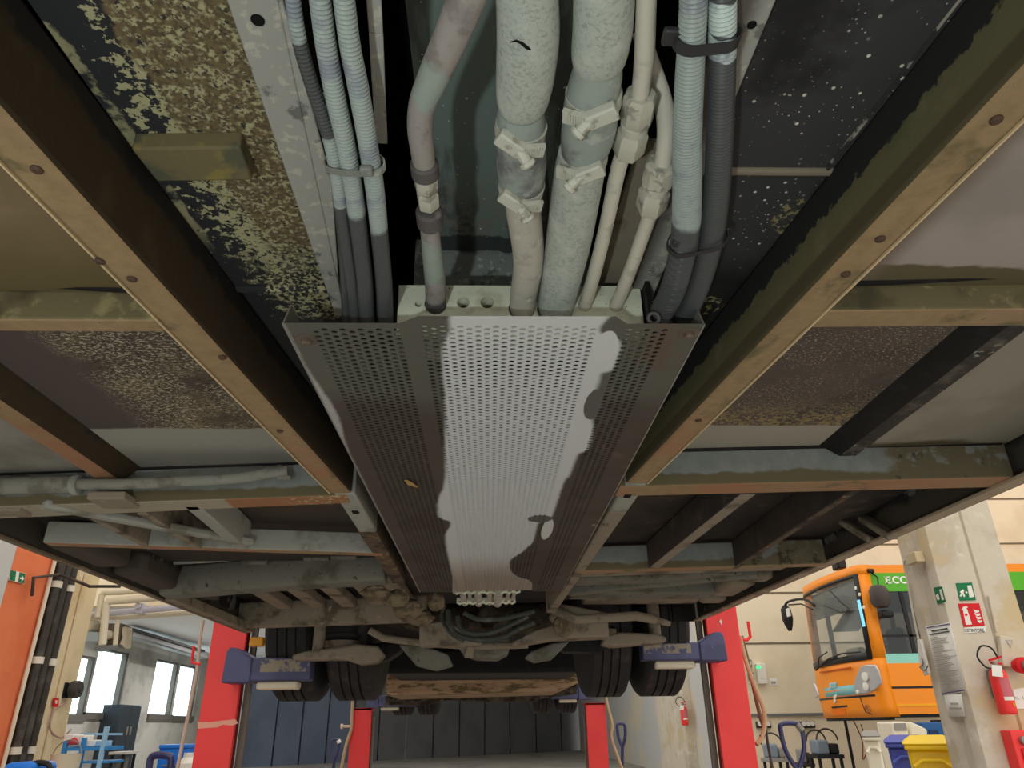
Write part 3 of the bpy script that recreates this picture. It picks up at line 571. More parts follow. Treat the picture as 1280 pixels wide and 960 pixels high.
# ---- pipe support block at the mouth of the cover
m_block = mat('pale_green_white_block', (224, 228, 206), .7, layers=[((188, 188, 166), ('n', 9., .52, .66)), ((120, 112, 92), [('n', 140., .64, .68)])], spec=.35)
blk = thing('pipe_support_bracket', 'pale drilled bracket carrying the pipes at the mouth of the perforated cover', 'bracket', (0.04, .86, .5))
def drilled(xa, xb_, za, zb, y, t, holes, name, parent, m):
    """plate facing -Y with round holes: (x, z, r)"""
    b = B(); xs = [xa] + [(holes[i][0] + holes[i + 1][0]) / 2 for i in range(len(holes) - 1)] + [xb_]; N = 16
    for (hx, hz, r), x0, x1 in zip(holes, xs, xs[1:]):
        rim = []; out = []
        for k in range(N):
            a = 2 * PI * k / N + PI / N; c, s = math.cos(a), math.sin(a); rim.append((hx + r * c, hz + r * s))
            kx = (x1 - hx if c > 0 else hx - x0) / max(abs(c), 1e-6); kz = (zb - hz if s > 0 else hz - za) / max(abs(s), 1e-6); d = min(kx, kz); out.append((hx + d * c, hz + d * s))
        for (yy, flip) in ((y, 0), (y + t, 1)):
            i_ = [b.v((x, yy, z)) for x, z in rim]; o = [b.v((x, yy, z)) for x, z in out]
            for k in range(N):
                b.f([o[k], o[(k + 1) % N], i_[(k + 1) % N], i_[k]])
                (ax_, az_), (bx_, bz_) = out[k], out[(k + 1) % N]
                if abs(ax_ - bx_) > 1e-5 and abs(az_ - bz_) > 1e-5:          # fill the corner
                    cxn = x1 if (ax_ + bx_) / 2 > hx else x0; czn = zb if (az_ + bz_) / 2 > hz else za
                    b.f([o[k], b.v((cxn, yy, czn)), o[(k + 1) % N]])
        i0 = [b.v((x, y, z)) for x, z in rim]; i1 = [b.v((x, y + t, z)) for x, z in rim]
        for k in range(N): b.f([i0[k], i0[(k + 1) % N], i1[(k + 1) % N], i1[k]])
    b.box(xa, xb_, y + .001, y + t - .001, zb - .001, zb); b.box(xa, xa + .001, y, y + t, za, zb); b.box(xb_ - .001, xb_, y, y + t, za, zb)
    return b.build(name, m, parent)
YB = 0.85
def bh(px, py, w): p = ay(px, py, YB); return (p.x, p.z, w / 2 * depth(p) / FPX)
holes = [bh(523, 380, 9), bh(544, 380, 27), bh(579, 378, 16), bh(609, 378, 17), bh(652, 386, 33), bh(694, 386, 46), bh(731, 381, 16), bh(770, 379, 16)]
pl, pr = ay(496, 390, YB).x, ay(804, 390, YB).x
zt = ay(640, 357, YB).z
drilled(pl, pr, .470, zt, YB, .022, holes, 'drilled_plate', blk, m_block)
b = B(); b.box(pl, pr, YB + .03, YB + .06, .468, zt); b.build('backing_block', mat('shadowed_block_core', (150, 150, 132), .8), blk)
b = B(); b.box(pr + .002, pr + .008, YB - .02, YB + .05, .468, .56); b.build('end_plate', m_black, blk)
# second block at the far end of the cover
blk2 = thing('pipe_support_bracket', 'small pale bracket around pipe stubs at the far end of the perforated cover', 'bracket', (0.02, 2.95, .47))
for y, pa, pb in ((2.86, (566, 744), (652, 738)), (3.12, (572, 762), (644, 758))):
    a, c = az(pa[0], pa[1], H), az(pb[0], pb[1], H)
    b = B(); b.box(a.x, c.x, y, y + .03, .468, .490)
    for k in range(9): b.lathe((a.x + (c.x - a.x) * (k + .5) / 9, y, .471), (0, 1, 0), [(0, .008), (.03, .008)], 10)
    b.build('clamp_bar', m_block, blk2, bevel=.004)
m_hose = mat('dusty_cream_hose', (184, 180, 170), .85, layers=[((158, 152, 146), ('n', 26., .5, .66)), ((204, 204, 194), ('n', 60., .58, .7))], bump=(220, .25))
for k, (px, w) in enumerate(((580, 8), (588, 5), (598, 10), (612, 7), (622, 12), (634, 5), (641, 5))):
    p = az(px, 752, .475); b = B(); b.cyl((p.x, 2.84, .482), (p.x * 1.0, 3.22, .482), w / 2 * 2.95 / FPX, 12); b.build('pipe_stub', m_hose, blk2)

# ---- hoses and pipes
m_foam = mat('grey_insulation_foam', (176, 183, 176), .9, layers=[((156, 162, 155), ('n', 240., .5, .6)), ((198, 202, 195), ('n', 30., .5, .75))], bump=(320, .5))
m_rub = mat('grey_green_rubber_sleeve', (148, 158, 152), .6, layers=[((112, 114, 114), ('n', 12., .5, .62)), ((170, 176, 168), ('n', 40., .56, .66))], spec=.4)
m_pink = mat('dusty_pinkish_pipe', (156, 150, 146), .85, layers=[((132, 126, 122), ('n', 30., .5, .66)), ((150, 162, 154), ('n', 9., .56, .66)), ((78, 76, 78), [('g', 'y', .825, .832, .01, 50.)])], bump=(160, .2))
m_cream = mat('cream_pipe', (206, 202, 188), .6, layers=[((182, 178, 164), ('n', 20., .52, .66)), ((160, 176, 164), ('n', 14., .62, .7))], spec=.4)
m_nut = mat('dusty_fitting', (190, 188, 174), .85, layers=[((150, 146, 136), ('n', 60., .52, .62))], bump=(140, .5))
m_clamp = mat('dusty_hose_clamp', (194, 195, 183), .7, .15, layers=[((160, 158, 148), ('n', 70., .56, .66))], bump=(120, .3))
m_dark = mat('dark_rubber_collar', (92, 88, 88), .6, layers=[((120, 116, 112), ('n', 30., .56, .66))])
def sweep(name, rows, m, parent, n=20, k=8, z=.52, cap=True):
    P = spline(path(rows, z), k); b = B(); b.tube([p[:3] for p in P], [p[3] for p in P], n, cap); return b.build(name, m, parent, sharp=50)
def frame(a, c): a, c = V(a), V(c); return (c - a).normalized()
def nut(parent, px, py, q2, w, L, m=m_nut, z=.52, n=6, name='hex_nut', rot=None):
    a = V(path([(px, py, w, z)])[0][:3]); c = V(path([(q2[0], q2[1], w, z)])[0][:3]); r = path([(px, py, w, z)])[0][3]; d = (c - a).normalized(); l = (c - a).length if L is None else L
    b = B(); b.lathe(a, d, [(0, r * .86), (l * .12, r), (l * .88, r), (l, r * .86)], n); return b.build(name, m, parent, sharp=30)
def clamp(parent, px, py, w, ang, d, z=.52, flip=1, bw=.012):
    """worm-drive band clamp: band, housing, screw; ang = tilt of the band in the picture plane"""
    x, y, zz, r = path([(px, py, w, z)])[0]; o = V((x, y, zz)); d = V(d).normalized()
    v = -o.normalized(); s = d.cross(v).normalized(); v = s.cross(d).normalized()     # s sideways, v to the viewer's side
    ax_ = (d + s * math.tan(ang)).normalized(); sx_ = (s - ax_ * s.dot(ax_)).normalized()
    b = B(); b.lathe(o - ax_ * bw / 2, ax_, [(0, r * .98), (0, r + .0015), (bw, r + .0015), (bw, r * .98)], 28); c = b.build('hose_clamp', m_clamp, parent, sharp=30)
    f = o + v * (r + .003)
    b = B(); tl = ax_ * r * .55; b.bar(f - sx_ * r * .95 * flip - v * .004 - tl * .75, f + sx_ * r * .12 * flip + v * .002 + tl * .1, bw * 1.3, .012, v); b.build('screw_housing', m_clamp, c, bevel=.002)
    b = B(); b.bar(f + sx_ * r * .0 * flip + v * .003, f + sx_ * r * 1.0 * flip - v * .003 , bw * 1.25, .004, v)
    for i in range(7): t = f + sx_ * r * (.25 + .1 * i) * flip + v * (.0052 - .006 * (.25 + .1 * i)); b.bar(t - ax_ * bw * .45, t + ax_ * bw * .45, .0016, .0018, v)
    b.build('slotted_tail', m_clamp, c)
    e = f + sx_ * r * .08 * flip + v * .004 + ax_ * r * .05; q = (sx_ * flip * .62 + ax_ * .55 + v * .45).normalized()
    b = B(); b.lathe(e - q * .004, q, [(0, .0055), (.013, .0055), (.013, .0078), (.017, .0078), (.019, .005), (.019, 0)], 12); b.build('clamp_screw', m_clamp, c, sharp=30)
    return c
dY = (0, 1, 0)
# pinkish pipe on the left with a threaded joint
h = thing('coolant_pipe', 'thin pinkish grey pipe with elbow and hexagon nuts, leftmost through the pale bracket', 'pipe', (-.07, .6, .52))
sweep('pipe', [(600, -40, 50), (583, 0, 48), (563, 48, 44), (541, 98, 39), (528, 130, 34), (525, 160, 32), (528, 188, 30), (531, 212, 27)], m_pink, h, n=20)
sweep('pipe', [(535, 268, 24), (538, 295, 24), (541, 325, 25), (544, 352, 26), (545, 384, 26), (546, 392, 26)], m_pink, h)
nut(h, 530, 203, (532, 220), 36, None, m_dark, n=20, name='rubber_collar'); nut(h, 532, 218, (533, 237), 31, None); nut(h, 534, 238, (536, 258), 29, None); nut(h, 536, 262, (538, 282), 34, None, m_dark, n=20, name='rubber_collar')
# big insulated hose, left
h = thing('heater_hose', 'thick insulated grey hose with cracked foam, left of the two thick hoses', 'hose', (.02, .5, .52))
sweep('insulation', [(655, -60, 80), (659, 0, 79), (660, 45, 79), (657, 90, 74), (654, 118, 68), (652, 134, 58), (652, 142, 40)], m_foam, h, n=28)
sweep('rubber_sleeve', [(652, 136, 58), (651, 150, 61), (651, 176, 62), (652, 200, 63), (652, 222, 58), (652, 240, 50), (652, 246, 42)], m_rub, h, n=28)
sweep('insulation', [(651, 238, 44), (655, 270, 43), (660, 310, 40), (660, 335, 37), (655, 365, 34), (653, 388, 33), (652, 396, 33)], m_hose, h, n=24)
clamp(h, 651, 160, 61, .12, dY, flip=-1); clamp(h, 652, 232, 54, .12, dY, flip=-1)
pc = path([(650, 55, 79)])[0]; b = B(); cr = [(637, 53), (645, 51), (652, 54), (658, 59), (664, 62), (670, 70), (672, 75)]
pp = []
for px, py in cr: q = az(px, py, .52); dd = q.normalized(); k = (V((q.x - pc[0], 0, 0))).length; pp.append(q - V((0, 0, 1)) * (math.sqrt(max(pc[3] ** 2 - k * k, 0)) + .0002) + V((0, 0, 0)))
pp = [az(px, py, p.z) for (px, py), p in zip(cr, pp)]
b.tube(pp, [.0004, .001, .0014, .0016, .001, .0009, .0003], 6); b.build('foam_crack', m_void, h)
# big insulated hose, right
h = thing('heater_hose', 'thick insulated grey hose with two screw clamps, right of the two thick hoses', 'hose', (.08, .5, .52))
sweep('insulation', [(757, -60, 78), (755, 0, 77), (753, 40, 75), (749, 68, 70), (747, 80, 62), (747, 84, 50)], m_foam, h, n=28)
sweep('rubber_sleeve', [(747, 78, 60), (746, 95, 64), (742, 112, 66), (739, 130, 68), (737, 155, 69), (734, 172, 66), (731, 186, 60), (728, 200, 52)], m_rub, h, n=28)
sweep('insulation', [(728, 190, 58), (725, 210, 63), (719, 250, 61), (711, 300, 57), (702, 345, 51), (696, 375, 46), (694, 390, 45), (693, 398, 45)], m_foam, h, n=28)
clamp(h, 742, 122, 67, -.1, dY); clamp(h, 729, 194, 58, -.1, dY)
# two thin cream pipes
h = thing('refrigerant_pipe', 'thin cream pipe with union nut, left of the two thin pipes', 'pipe', (.12, .5, .52))
sweep('pipe', [(811, -50, 27), (808, 0, 26), (806, 60, 26), (803, 95, 24), (799, 128, 22)], m_cream, h, n=18)
sweep('pipe', [(783, 180, 21), (772, 215, 20), (757, 285, 18), (742, 345, 17), (731, 382, 17), (729, 392, 17)], m_cream, h, n=18)
nut(h, 801, 117, (795, 152), 44, None, n=8, name='union_nut'); nut(h, 794, 152, (792, 164), 36, None, n=16, name='collar'); nut(h, 791, 163, (784, 192), 42, None)
h = thing('refrigerant_pipe', 'thin cream pipe bending behind its neighbour, right of the two thin pipes', 'pipe', (.16, .55, .53))
sweep('pipe', [(800, 40, 22, .585), (815, 85, 23, .57), (827, 120, 23, .55), (833, 155, 24, .535), (832, 185, 24, .525), (827, 215, 22)], m_cream, h, n=18)
sweep('pipe', [(817, 255, 19), (805, 290, 18), (790, 332, 17), (776, 368, 17), (770, 382, 17), (767, 392, 17)], m_cream, h, n=18)
nut(h, 828, 203, (822, 228), 42, None, n=8, name='union_nut'); nut(h, 821, 228, (819, 236), 36, None, n=16, name='collar'); nut(h, 819, 236, (813, 262), 40, None)
h = thing('drain_hose', 'dark narrow hose showing behind the two thick hoses', 'hose', (.06, .7, .58))
sweep('hose', [(676, 200, 16, .60), (679, 250, 15, .60), (676, 300, 13, .60), (674, 330, 12, .60)], m_dark, h, n=12)
h = thing('drain_hose', 'dark narrow hose behind the right thin cream pipe', 'hose', (.17, .75, .58))
sweep('hose', [(836, 240, 22, .60), (818, 290, 20, .59), (802, 335, 18, .58), (793, 368, 16, .57)], m_dark, h, n=12)

# ---- corrugated conduits
def conduit_mat(name, y0, bands=None, col=(156, 168, 164)):
    t = [('g', 'y', y0 + .006, y0 - .006, .012, 30.)]
    if bands: t = [('max', *[('blob', 'x', 'y', bx, by, .5, rr, .1, 30.) for bx, by, rr in bands])]
    return mat(name, (74, 77, 78), .36, layers=[(col, t), ((132, 140, 150), t + [('n', 22., .5, .64)])], spec=.5)
def conduit(label, rows, m, z=.5, pitch=.0042, group=None, k=10):
    P = resample(spline(path(rows, z), k), pitch / 4); mid = P[len(P) // 2]
    t = thing('corrugated_conduit', label, 'conduit', mid[:3], group)
    b = B(); b.tube([p[:3] for p in P], [p[3] * (1.0 if i % 4 in (0, 1) else .82) for i, p in enumerate(P)], 16); b.build('corrugated_tube', m, t, sharp=70)
    return t
def yat(px, py, z=.5): return az(px, py, z).y
conduit('corrugated cable conduit turned dark, leftmost of the left bundle', [(360, -50, 20), (366, 0, 20), (374, 50, 20), (388, 100, 19), (403, 145, 19), (414, 180, 19), (422, 225, 18), (428, 275, 17), (436, 330, 16), (442, 375, 15), (444, 408, 15)], conduit_mat('conduit_a', 0, [(-.2, yat(366, 0), .035), (-.2, yat(422, 215), .05)]))
conduit('slim dark conduit tucked against the pale strip', [(404, 120, 12, .515), (416, 190, 13, .515), (424, 260, 13, .515), (430, 330, 12, .51), (434, 408, 12, .505)], conduit_mat('conduit_b', yat(424, 245)), pitch=.003)
conduit('pale corrugated conduit in the middle of the left bundle', [(393, -50, 28), (400, 0, 28), (408, 60, 27), (420, 125, 26), (432, 180, 25), (442, 240, 24), (450, 300, 22), (456, 355, 21), (459, 410, 20)], conduit_mat('conduit_c', yat(446, 265)))
conduit('pale corrugated conduit on the right of the left bundle', [(424, -50, 28), (430, 0, 28), (438, 60, 27), (448, 110, 27), (460, 180, 25), (469, 240, 24), (475, 300, 22), (480, 355, 21), (482, 410, 20)], conduit_mat('conduit_d', yat(471, 285)))
conduit('thick pale conduit on the right of the thin pipes', [(867, -60, 38), (867, 0, 36), (864, 60, 36), (861, 120, 37), (859, 180, 37), (859, 240, 37), (857, 290, 36), (850, 330, 34), (840, 365, 32), (826, 392, 30), (815, 410, 28)], conduit_mat('conduit_e', yat(858, 277)), pitch=.0042)
conduit('thick dark conduit with two pale bands, rightmost hose', [(904, -60, 37), (903, 0, 36), (903, 60, 35), (902, 120, 34), (899, 190, 34), (896, 240, 33), (890, 290, 32), (880, 335, 30), (868, 370, 28), (852, 402, 26), (846, 412, 26)], conduit_mat('conduit_f', 0, [(.2, yat(903, 22), .014), (.2, yat(903, 60), .011)], (196, 210, 206)), z=.505, pitch=.0042)
b = B(); P = [az(465, -40, .535), az(470, 40, .535), az(474, 120, .535), az(477, 178, .535)]
for a, c in zip(P, P[1:]): b.bar(a, c, .012, .004)
tag(b.build('cable_strip', m_strip, bevel=.001), 'narrow flat pale strip on the right of the left conduit bundle', 'strip')
# ---- cable ties
def tie(label, cs, head, w, m, z):
    """loop round a bundle: cs = [(px, py, width)] of the conduits at that spot"""
    pts = path(cs, z); cx = [(p[0], p[2], p[3]) for p in pts]; y = sum(p[1] for p in pts) / len(pts)
    sam = []                                            # convex hull of the circles in the x-z plane
    for x, zz, r in cx: sam += [(x + (r + .0012) * math.cos(a), zz + (r + .0012) * math.sin(a), y) for a in [2 * PI * i / 24 for i in range(24)]]
    sam = sorted(set((round(a, 6), round(c, 6)) for a, c, _ in sam))
    def half(ps):
        o = []
        for q in ps:
            while len(o) > 1 and (o[-1][0] - o[-2][0]) * (q[1] - o[-2][1]) - (o[-1][1] - o[-2][1]) * (q[0] - o[-2][0]) <= 0: o.pop()
            o.append(q)
        return o
    hull = half(sam)[:-1] + half(sam[::-1])[:-1]
    xs = [p[0] for p in pts]; ys = [p[1] for p in pts]
    def yy(x): return ys[0] + (ys[-1] - ys[0]) * (x - xs[0]) / (xs[-1] - xs[0] + 1e-9)
    t = thing('cable_tie', label, 'cable tie', (sum(xs) / len(xs), y, z))
    b = B(); loops = []
    for x, zz in hull + hull[:1]:
        c0 = (x, yy(x), zz); n = V((x - sum(xs) / len(xs), 0, zz - z)).normalized() * .0014
        loops.append([V((x, yy(x) - w / 2, zz)), V((x, yy(x) + w / 2, zz)), V((x, yy(x) + w / 2, zz)) + n, V((x, yy(x) - w / 2, zz)) + n])
    b.loft(loops, cap=False, smooth=False); b.build('strap', m, t)
    q = az(head[0], head[1], z); zl = min(hh[1] for hh in hull); q = az(head[0], head[1], head[2] if len(head) > 2 else zl - .002)
    b = B(); b.box(q.x - w * .75, q.x + w * .75, q.y - w * .7, q.y + w * .7, q.z - .003, q.z + .004); b.build('tie_head', m, t, bevel=.002)
m_tiedust = mat('dusty_cable_tie', (128, 132, 126), .7, layers=[((166, 170, 164), ('n', 60., .5, .6))]); m_tieblack = mat('black_cable_tie', (52, 52, 54), .5)
tie('dusty cable tie strapped round the left conduit bundle', [(418, 205, 19), (437, 212, 25), (466, 206, 25)], (458, 214), .008, m_tiedust, .5)
tie('black cable tie at the top of the two right conduits', [(866, 48, 40), (903, 45, 37)], (841, 46, .5), .011, m_tieblack, .5)
tie('black cable tie low on the two right conduits', [(856, 303, 37), (889, 297, 34)], (846, 304, .49), .007, m_tieblack, .5)
b = B(); b.torus(az(817, 398, .475), (0, -1, -.2), .007, .0022, 20, 8); tag(b.build('cable_gland', m_dark), 'small round gland beside the thick pale conduit at the cover lip', 'gland')

# ---- pipe lying along the second cross beam, left
h = thing('air_pipe', 'long grey pipe with sleeve and bare end lying along the left cross beam', 'pipe', (-.8, 1.56, .5))
m_pipe = mat('grey_painted_pipe', (140, 140, 132), .75, layers=[((112, 110, 100), ('n', 20., .5, .66))], bump=(80, .2))
def ayp(r): return [(*ay(px, py, y), w / 2 * depth(ay(px, py, y)) / FPX) for px, py, w, y in r]
P = spline(ayp([(-60, 611, 22, 1.60), (0, 608, 22, 1.59), (60, 606, 22, 1.58), (100, 606, 21, 1.57)]), 6); b = B(); b.tube([p[:3] for p in P], [p[3] for p in P], 16); b.build('pipe_sleeve', m_pipe, h)
P = spline(ayp([(95, 605, 14, 1.57), (150, 605, 14, 1.53), (240, 601, 14, 1.50), (300, 597, 14, 1.50), (335, 591, 14, 1.50), (360, 588, 13, 1.50)]), 6); b = B(); b.tube([p[:3] for p in P], [p[3] for p in P], 14); b.build('pipe', m_pipe, h)
p = ayp([(96, 606, 26, 1.57)])[0]; b = B(); b.lathe(p[:3], (1, -.06, 0), [(-.008, p[3] * .9), (-.006, p[3]), (.006, p[3]), (.008, p[3] * .9)], 18); b.build('pipe_collar', m_grey, h)
for px, py in ((350, 592), (392, 590)):
    p = ay(px, py, 1.52); b = B(); b.lathe((p.x, 1.515, p.z - .012), (0, 0, 1), [(0, .007), (.028, .007)], 12); b.box(p.x, p.x + .028, 1.505, 1.515, p.z - .016, p.z - .010); b.build('pipe_peg', m_pipe, h)

p = az(514, 604, H - .0015); b = B(); b.prism([(p.x + u, p.y + v, p.z - w) for u, v, w in ((-.012, -.022, 0), (-.004, -.030, .003), (.006, -.012, .004), (.010, .012, .002), (.012, .030, 0), (.002, .016, .001), (-.006, .002, .003))], (0, 0, -.0008)); tag(b.build('dry_leaf', mat('yellow_brown_leaf', (190, 158, 96), .8)), 'tiny dry yellow leaf stuck to the left of the perforated cover', 'leaf')
# ================================================================ WORKSHOP HALL
m_floor = mat('worn_concrete_floor', (164, 160, 152), .55, layers=[((136, 132, 124), ('n', .7, .48, .66)), ((180, 170, 152), ('n', 3., .56, .7)), ((110, 104, 96), ('n', 9., .62, .7))])
m_cream = mat('cream_wall_panel', (238, 224, 196), .85, layers=[((226, 210, 180), ('n', .6, .45, .65))])
m_cream2 = mat('beige_plaster', (226, 208, 170), .85, layers=[((212, 190, 148), ('n', .9, .45, .65)), ((232, 220, 196), ('n', 3., .58, .7))])
m_conc = mat('pale_concrete', (210, 200, 182), .9, layers=[((190, 180, 160), ('n', 1.6, .48, .64)), ((222, 214, 200), ('n', 5., .56, .7)), ((206, 186, 146), ('n', .8, .52, .62))], bump=(14, .2, .01))
m_greywall = mat('grey_concrete_wall', (176, 174, 168), .9, layers=[((152, 150, 144), ('n', .8, .48, .64))])
m_palegrey = mat('pale_grey_wall', (196, 196, 194), .85, layers=[((210, 200, 178), ('n', .5, .5, .6))])
m_orange = mat('orange_wall_paint', (232, 128, 84), .8, layers=[((222, 116, 74), ('n', 1., .45, .65))])
m_darkpipe = mat('dark_brown_pipe', (62, 56, 50), .5, layers=[((86, 80, 72), ('n', 3., .5, .64))])
m_seam = mat('dark_joint', (120, 108, 90), .9)
m_red = mat('red_gloss_paint', (250, 58, 56), .45, layers=[((242, 48, 48), ('n', 1., .45, .6))], spec=.5)
m_reddark = mat('dark_red_paint', (110, 20, 24), .6)
m_blue = mat('dark_blue_paint', (82, 84, 122), .5, layers=[((70, 72, 106), ('n', 5., .5, .6)), ((120, 122, 140), ('n', 30., .66, .7))], spec=.4)
m_wornblue = mat('worn_bare_patch', (150, 140, 120), .7, layers=[((84, 86, 120), ('n', 14., .48, .56))])
m_alu = mat('aluminium_strip', (150, 142, 132), .5, .4)
m_gate = mat('dark_grey_gate_panel', (112, 114, 116), .7, layers=[((104, 106, 108), ('n', .6, .45, .6))])
m_gateblue = mat('slate_blue_gate_panel', (112, 124, 146), .7, layers=[((104, 116, 138), ('n', .6, .45, .6))])
m_gateedge = mat('gate_edge_strip', (34, 38, 46), .7)
m_pvc = mat('ivory_pipe', (226, 216, 192), .6)
m_lilac = mat('pale_lilac_pipe', (206, 206, 220), .5)
m_ducts = mat('grey_metal_duct', (124, 124, 124), .5, .3)
m_blk = mat('black_plastic', (30, 30, 32), .5)
m_wht = mat('white_enamel', (236, 232, 222), .5)
m_paper = mat('white_paper', (238, 236, 228), .8)
m_ink = mat('grey_print', (178, 174, 166), .8)
m_inkd = mat('dark_print', (70, 66, 62), .8)
m_green = mat('safety_green', (14, 116, 70), .6)
m_sred = mat('safety_red', (214, 24, 34), .6)
m_winlight = emit('daylight_window_pane', (228, 252, 254), 2.2)
m_wframe = mat('grey_window_frame', (96, 92, 88), .7)

b = B(); b.box(-18, 22, -7, 60, FZ - .1, FZ); struct('floor', b, m_floor)
b = B(); b.box(-14, 12, 26, 60, 6.6, 6.8); struct('ceiling', b, mat('far_end_shade_slab', (150, 150, 148), .9))  # unseen slab put over the far end to darken gate and floor
# ---- right: cream panel wall across the bay, side wall running back, gate at the end
YW = 18.6
b = B(); b.box(5.3, 22, YW, YW + .3, FZ, 11.0); w = struct('wall_back', b, m_cream)
zj = [ay(975, 804, YW).z, ay(980, 741, YW).z]; st = zj[1] - zj[0]
for i, z in enumerate((zj[0], zj[1], zj[1] + st, zj[1] + 2 * st)):
    b = B(); b.box(5.3, 22, YW - .012, YW + .01, z - .02, z + .02); struct('trim_%d' % (i + 1), b, m_seam)
b = B(); b.box(5.31, 5.6, YW + .31, 47, FZ, 7.0); struct('wall_right', b, m_palegrey)
b = B(); b.box(5.06, 5.5, 20.6, 23.8, FZ, 7.0); struct('pillar_back', b, m_conc, bevel=.05)
b = B(); b.box(20.8, 21, -7, YW, FZ, 7.0); struct('wall_right_far', b, m_cream)
# gate: dark folding panels closing the far end of the hall
ga, gb = az(296, 960, FZ), az(752, 936.5, FZ)
gt = thing('folding_gate', 'dark grey folding gate of tall panels closing the far end of the hall', 'gate', ((ga.x + gb.x) / 2, (ga.y + gb.y) / 2, FZ))
gd = (gb - ga).normalized(); gn = V((gd.y, -gd.x, 0)); gn = gn if gn.y < 0 else -gn
def gpt(px):                                            # point on the gate's foot line under image column px
    d = ray(px, 945); t = (ga.x * gd.y - ga.y * gd.x) / (d.x * gd.y - d.y * gd.x); return V((d.x * t, d.y * t, FZ))
seams = [296, 341, 374, 407, 440, 472, 507, 541, 574, 606, 638, 671, 703, 752]
for i, (p, q) in enumerate(zip(seams, seams[1:])):
    A_, B_ = gpt(p), gpt(q); B_ -= gd * .05
    b = B(); b.hexa([A_, B_, B_ - gn * .08, A_ - gn * .08] + [u + V((0, 0, 5.2)) for u in (A_, B_, B_ - gn * .08, A_ - gn * .08)]); pn = b.build('gate_panel', m_gateblue if q <= 440 else m_gate, gt)
    if q < 752:
        E0 = B_; E1 = B_ + gd * .05
        if q == 507: continue
        b = B(); b.hexa([E0 + gn * .03, E1 + gn * .03, E1 - gn * .05, E0 - gn * .05] + [u + V((0, 0, 5.2)) for u in (E0 + gn * .03, E1 + gn * .03, E1 - gn * .05, E0 - gn * .05)]); b.build('edge_strip', m_gateedge, gt)
b = B(); A_ = gpt(506) - gn * .6; b.box(A_.x - .8, A_.x + .8, A_.y, A_.y + .02, FZ, FZ + 2.6); o = struct('window_9', b, emit('daylight_behind_gate', (230, 240, 245), 1.0))  # added glowing sheet, gives the daylight showing through the gate gap
b = B()
for px in (420, 560): p = az(px, 956, FZ); q = az(px - 60, 975, FZ); b.bar((p.x, p.y, FZ + .002), (q.x, q.y, FZ + .002), .1, .003)
tag(b.build('floor_line', mat('worn_white_line', (176, 170, 158), .7)), 'faint pale line marked on the floor before the dark gate', 'floor marking'); bpy.data.objects['floor_line']['kind'] = 'structure'

# ---- left: orange wall, pilaster, recess with dark pipes, beige pillar, lower bay with windows
XL = -7.0
yo = [ax(px, 725, XL).y for px in (2, 44)]; yp = [ax(px, 900, XL).y for px in (19, 47, 84)]
b = B(); b.box(XL - .3, XL, yo[0], yp[0] - .05, FZ, 11.0); struct('wall_left', b, m_orange)
b = B(); b.box(XL - .3, XL + .12, yo[0] - .5, yo[0] - .02, FZ, 11.0); struct('pillar_left_near', b, m_palegrey, bevel=.04)
b = B(); b.box(XL - .3, XL - .02, -7, yo[0] - .52, FZ, 11.0); struct('wall_left_near', b, m_palegrey)
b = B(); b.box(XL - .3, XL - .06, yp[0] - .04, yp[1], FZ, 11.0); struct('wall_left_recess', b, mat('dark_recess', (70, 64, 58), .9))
b = B(); b.box(XL - .55, XL + .02, yp[1] + .01, yp[2], FZ, 11.0); b.box(XL + .02, XL + .06, yp[1] + .3, yp[1] + .46, FZ, 11.0); struct('pillar_left', b, m_cream2, bevel=.02)
XA = -10.0
b = B(); b.box(XL - 3.2, XL + 3.5, 14.7, 14.95, 2.22, 11.0); struct('wall_left_upper', b, m_cream)
b = B(); b.box(XA - .3, XL + 3.5, 14.96, 28.5, 2.42, 2.6); struct('ceiling_annex', b, mat('grey_annex_ceiling', (222, 224, 226), .9))
b = B(); b.box(-18, XA - .31, 14, 14.2, FZ, 2.7); struct('wall_annex_side', b, m_greywall)
def annex(px, py): return ax(px, py, XA)
wins = [((86, 820, 104, 893)), ((109, 812, 146, 891)), ((186, 826, 213, 893)), ((217, 832, 240, 895))]
spans = []
for i, (pa, ya_, pb, yb_) in enumerate(wins):
    y0 = annex(pa, 893).y; y1 = annex(pb, 893).y; z0 = annex((pa + pb) / 2, yb_).z; z1 = annex((pa + pb) / 2, ya_).z; spans.append((y0, y1, z0, z1))
    b = B(); b.box(XA - .22, XA - .18, y0, y1, z0, z1); w = struct('window_%d' % (i + 1), b, m_winlight)
    b = B(); f = .10
    b.box(XA - .2, XA - .05, y0 - f, y0, z0 - f, z1 + f); b.box(XA - .2, XA - .05, y1, y1 + f, z0 - f, z1 + f); b.box(XA - .2, XA - .05, y0, y1, z1, z1 + f); b.box(XA - .2, XA + .06, y0 - f, y1 + f, z0 - .16, z0)
    b.build('window_frame', m_wframe, w)
b = B(); zlo = min(s[2] for s in spans) - .1; zhi = max(s[3] for s in spans) + .1
b.box(XA - .3, XA, 13, 28.5, FZ, zlo - .06); b.box(XA - .3, XA, 13, 28.5, zhi, 2.41); ed = [13]
for y0, y1, _, _ in spans: ed += [y0 - .1, y1 + .1]
ed.append(28.5)
for y0, y1 in zip(ed[::2], ed[1::2]): b.box(XA - .3, XA, y0, y1, zlo - .06, zhi)

for y0, y1, z0, z1 in spans: b.box(XA - .3, XA - .02, y0 - .1, y1 + .1, zlo - .06, z0 - .10); b.box(XA - .3, XA - .02, y0 - .1, y1 + .1, z1 + .05, zhi)
struct('wall_annex', b, m_greywall)
b = B(); b.box(XA, -8.6, 28.3, 28.5, FZ, 2.41); struct('wall_annex_end', b, m_greywall)

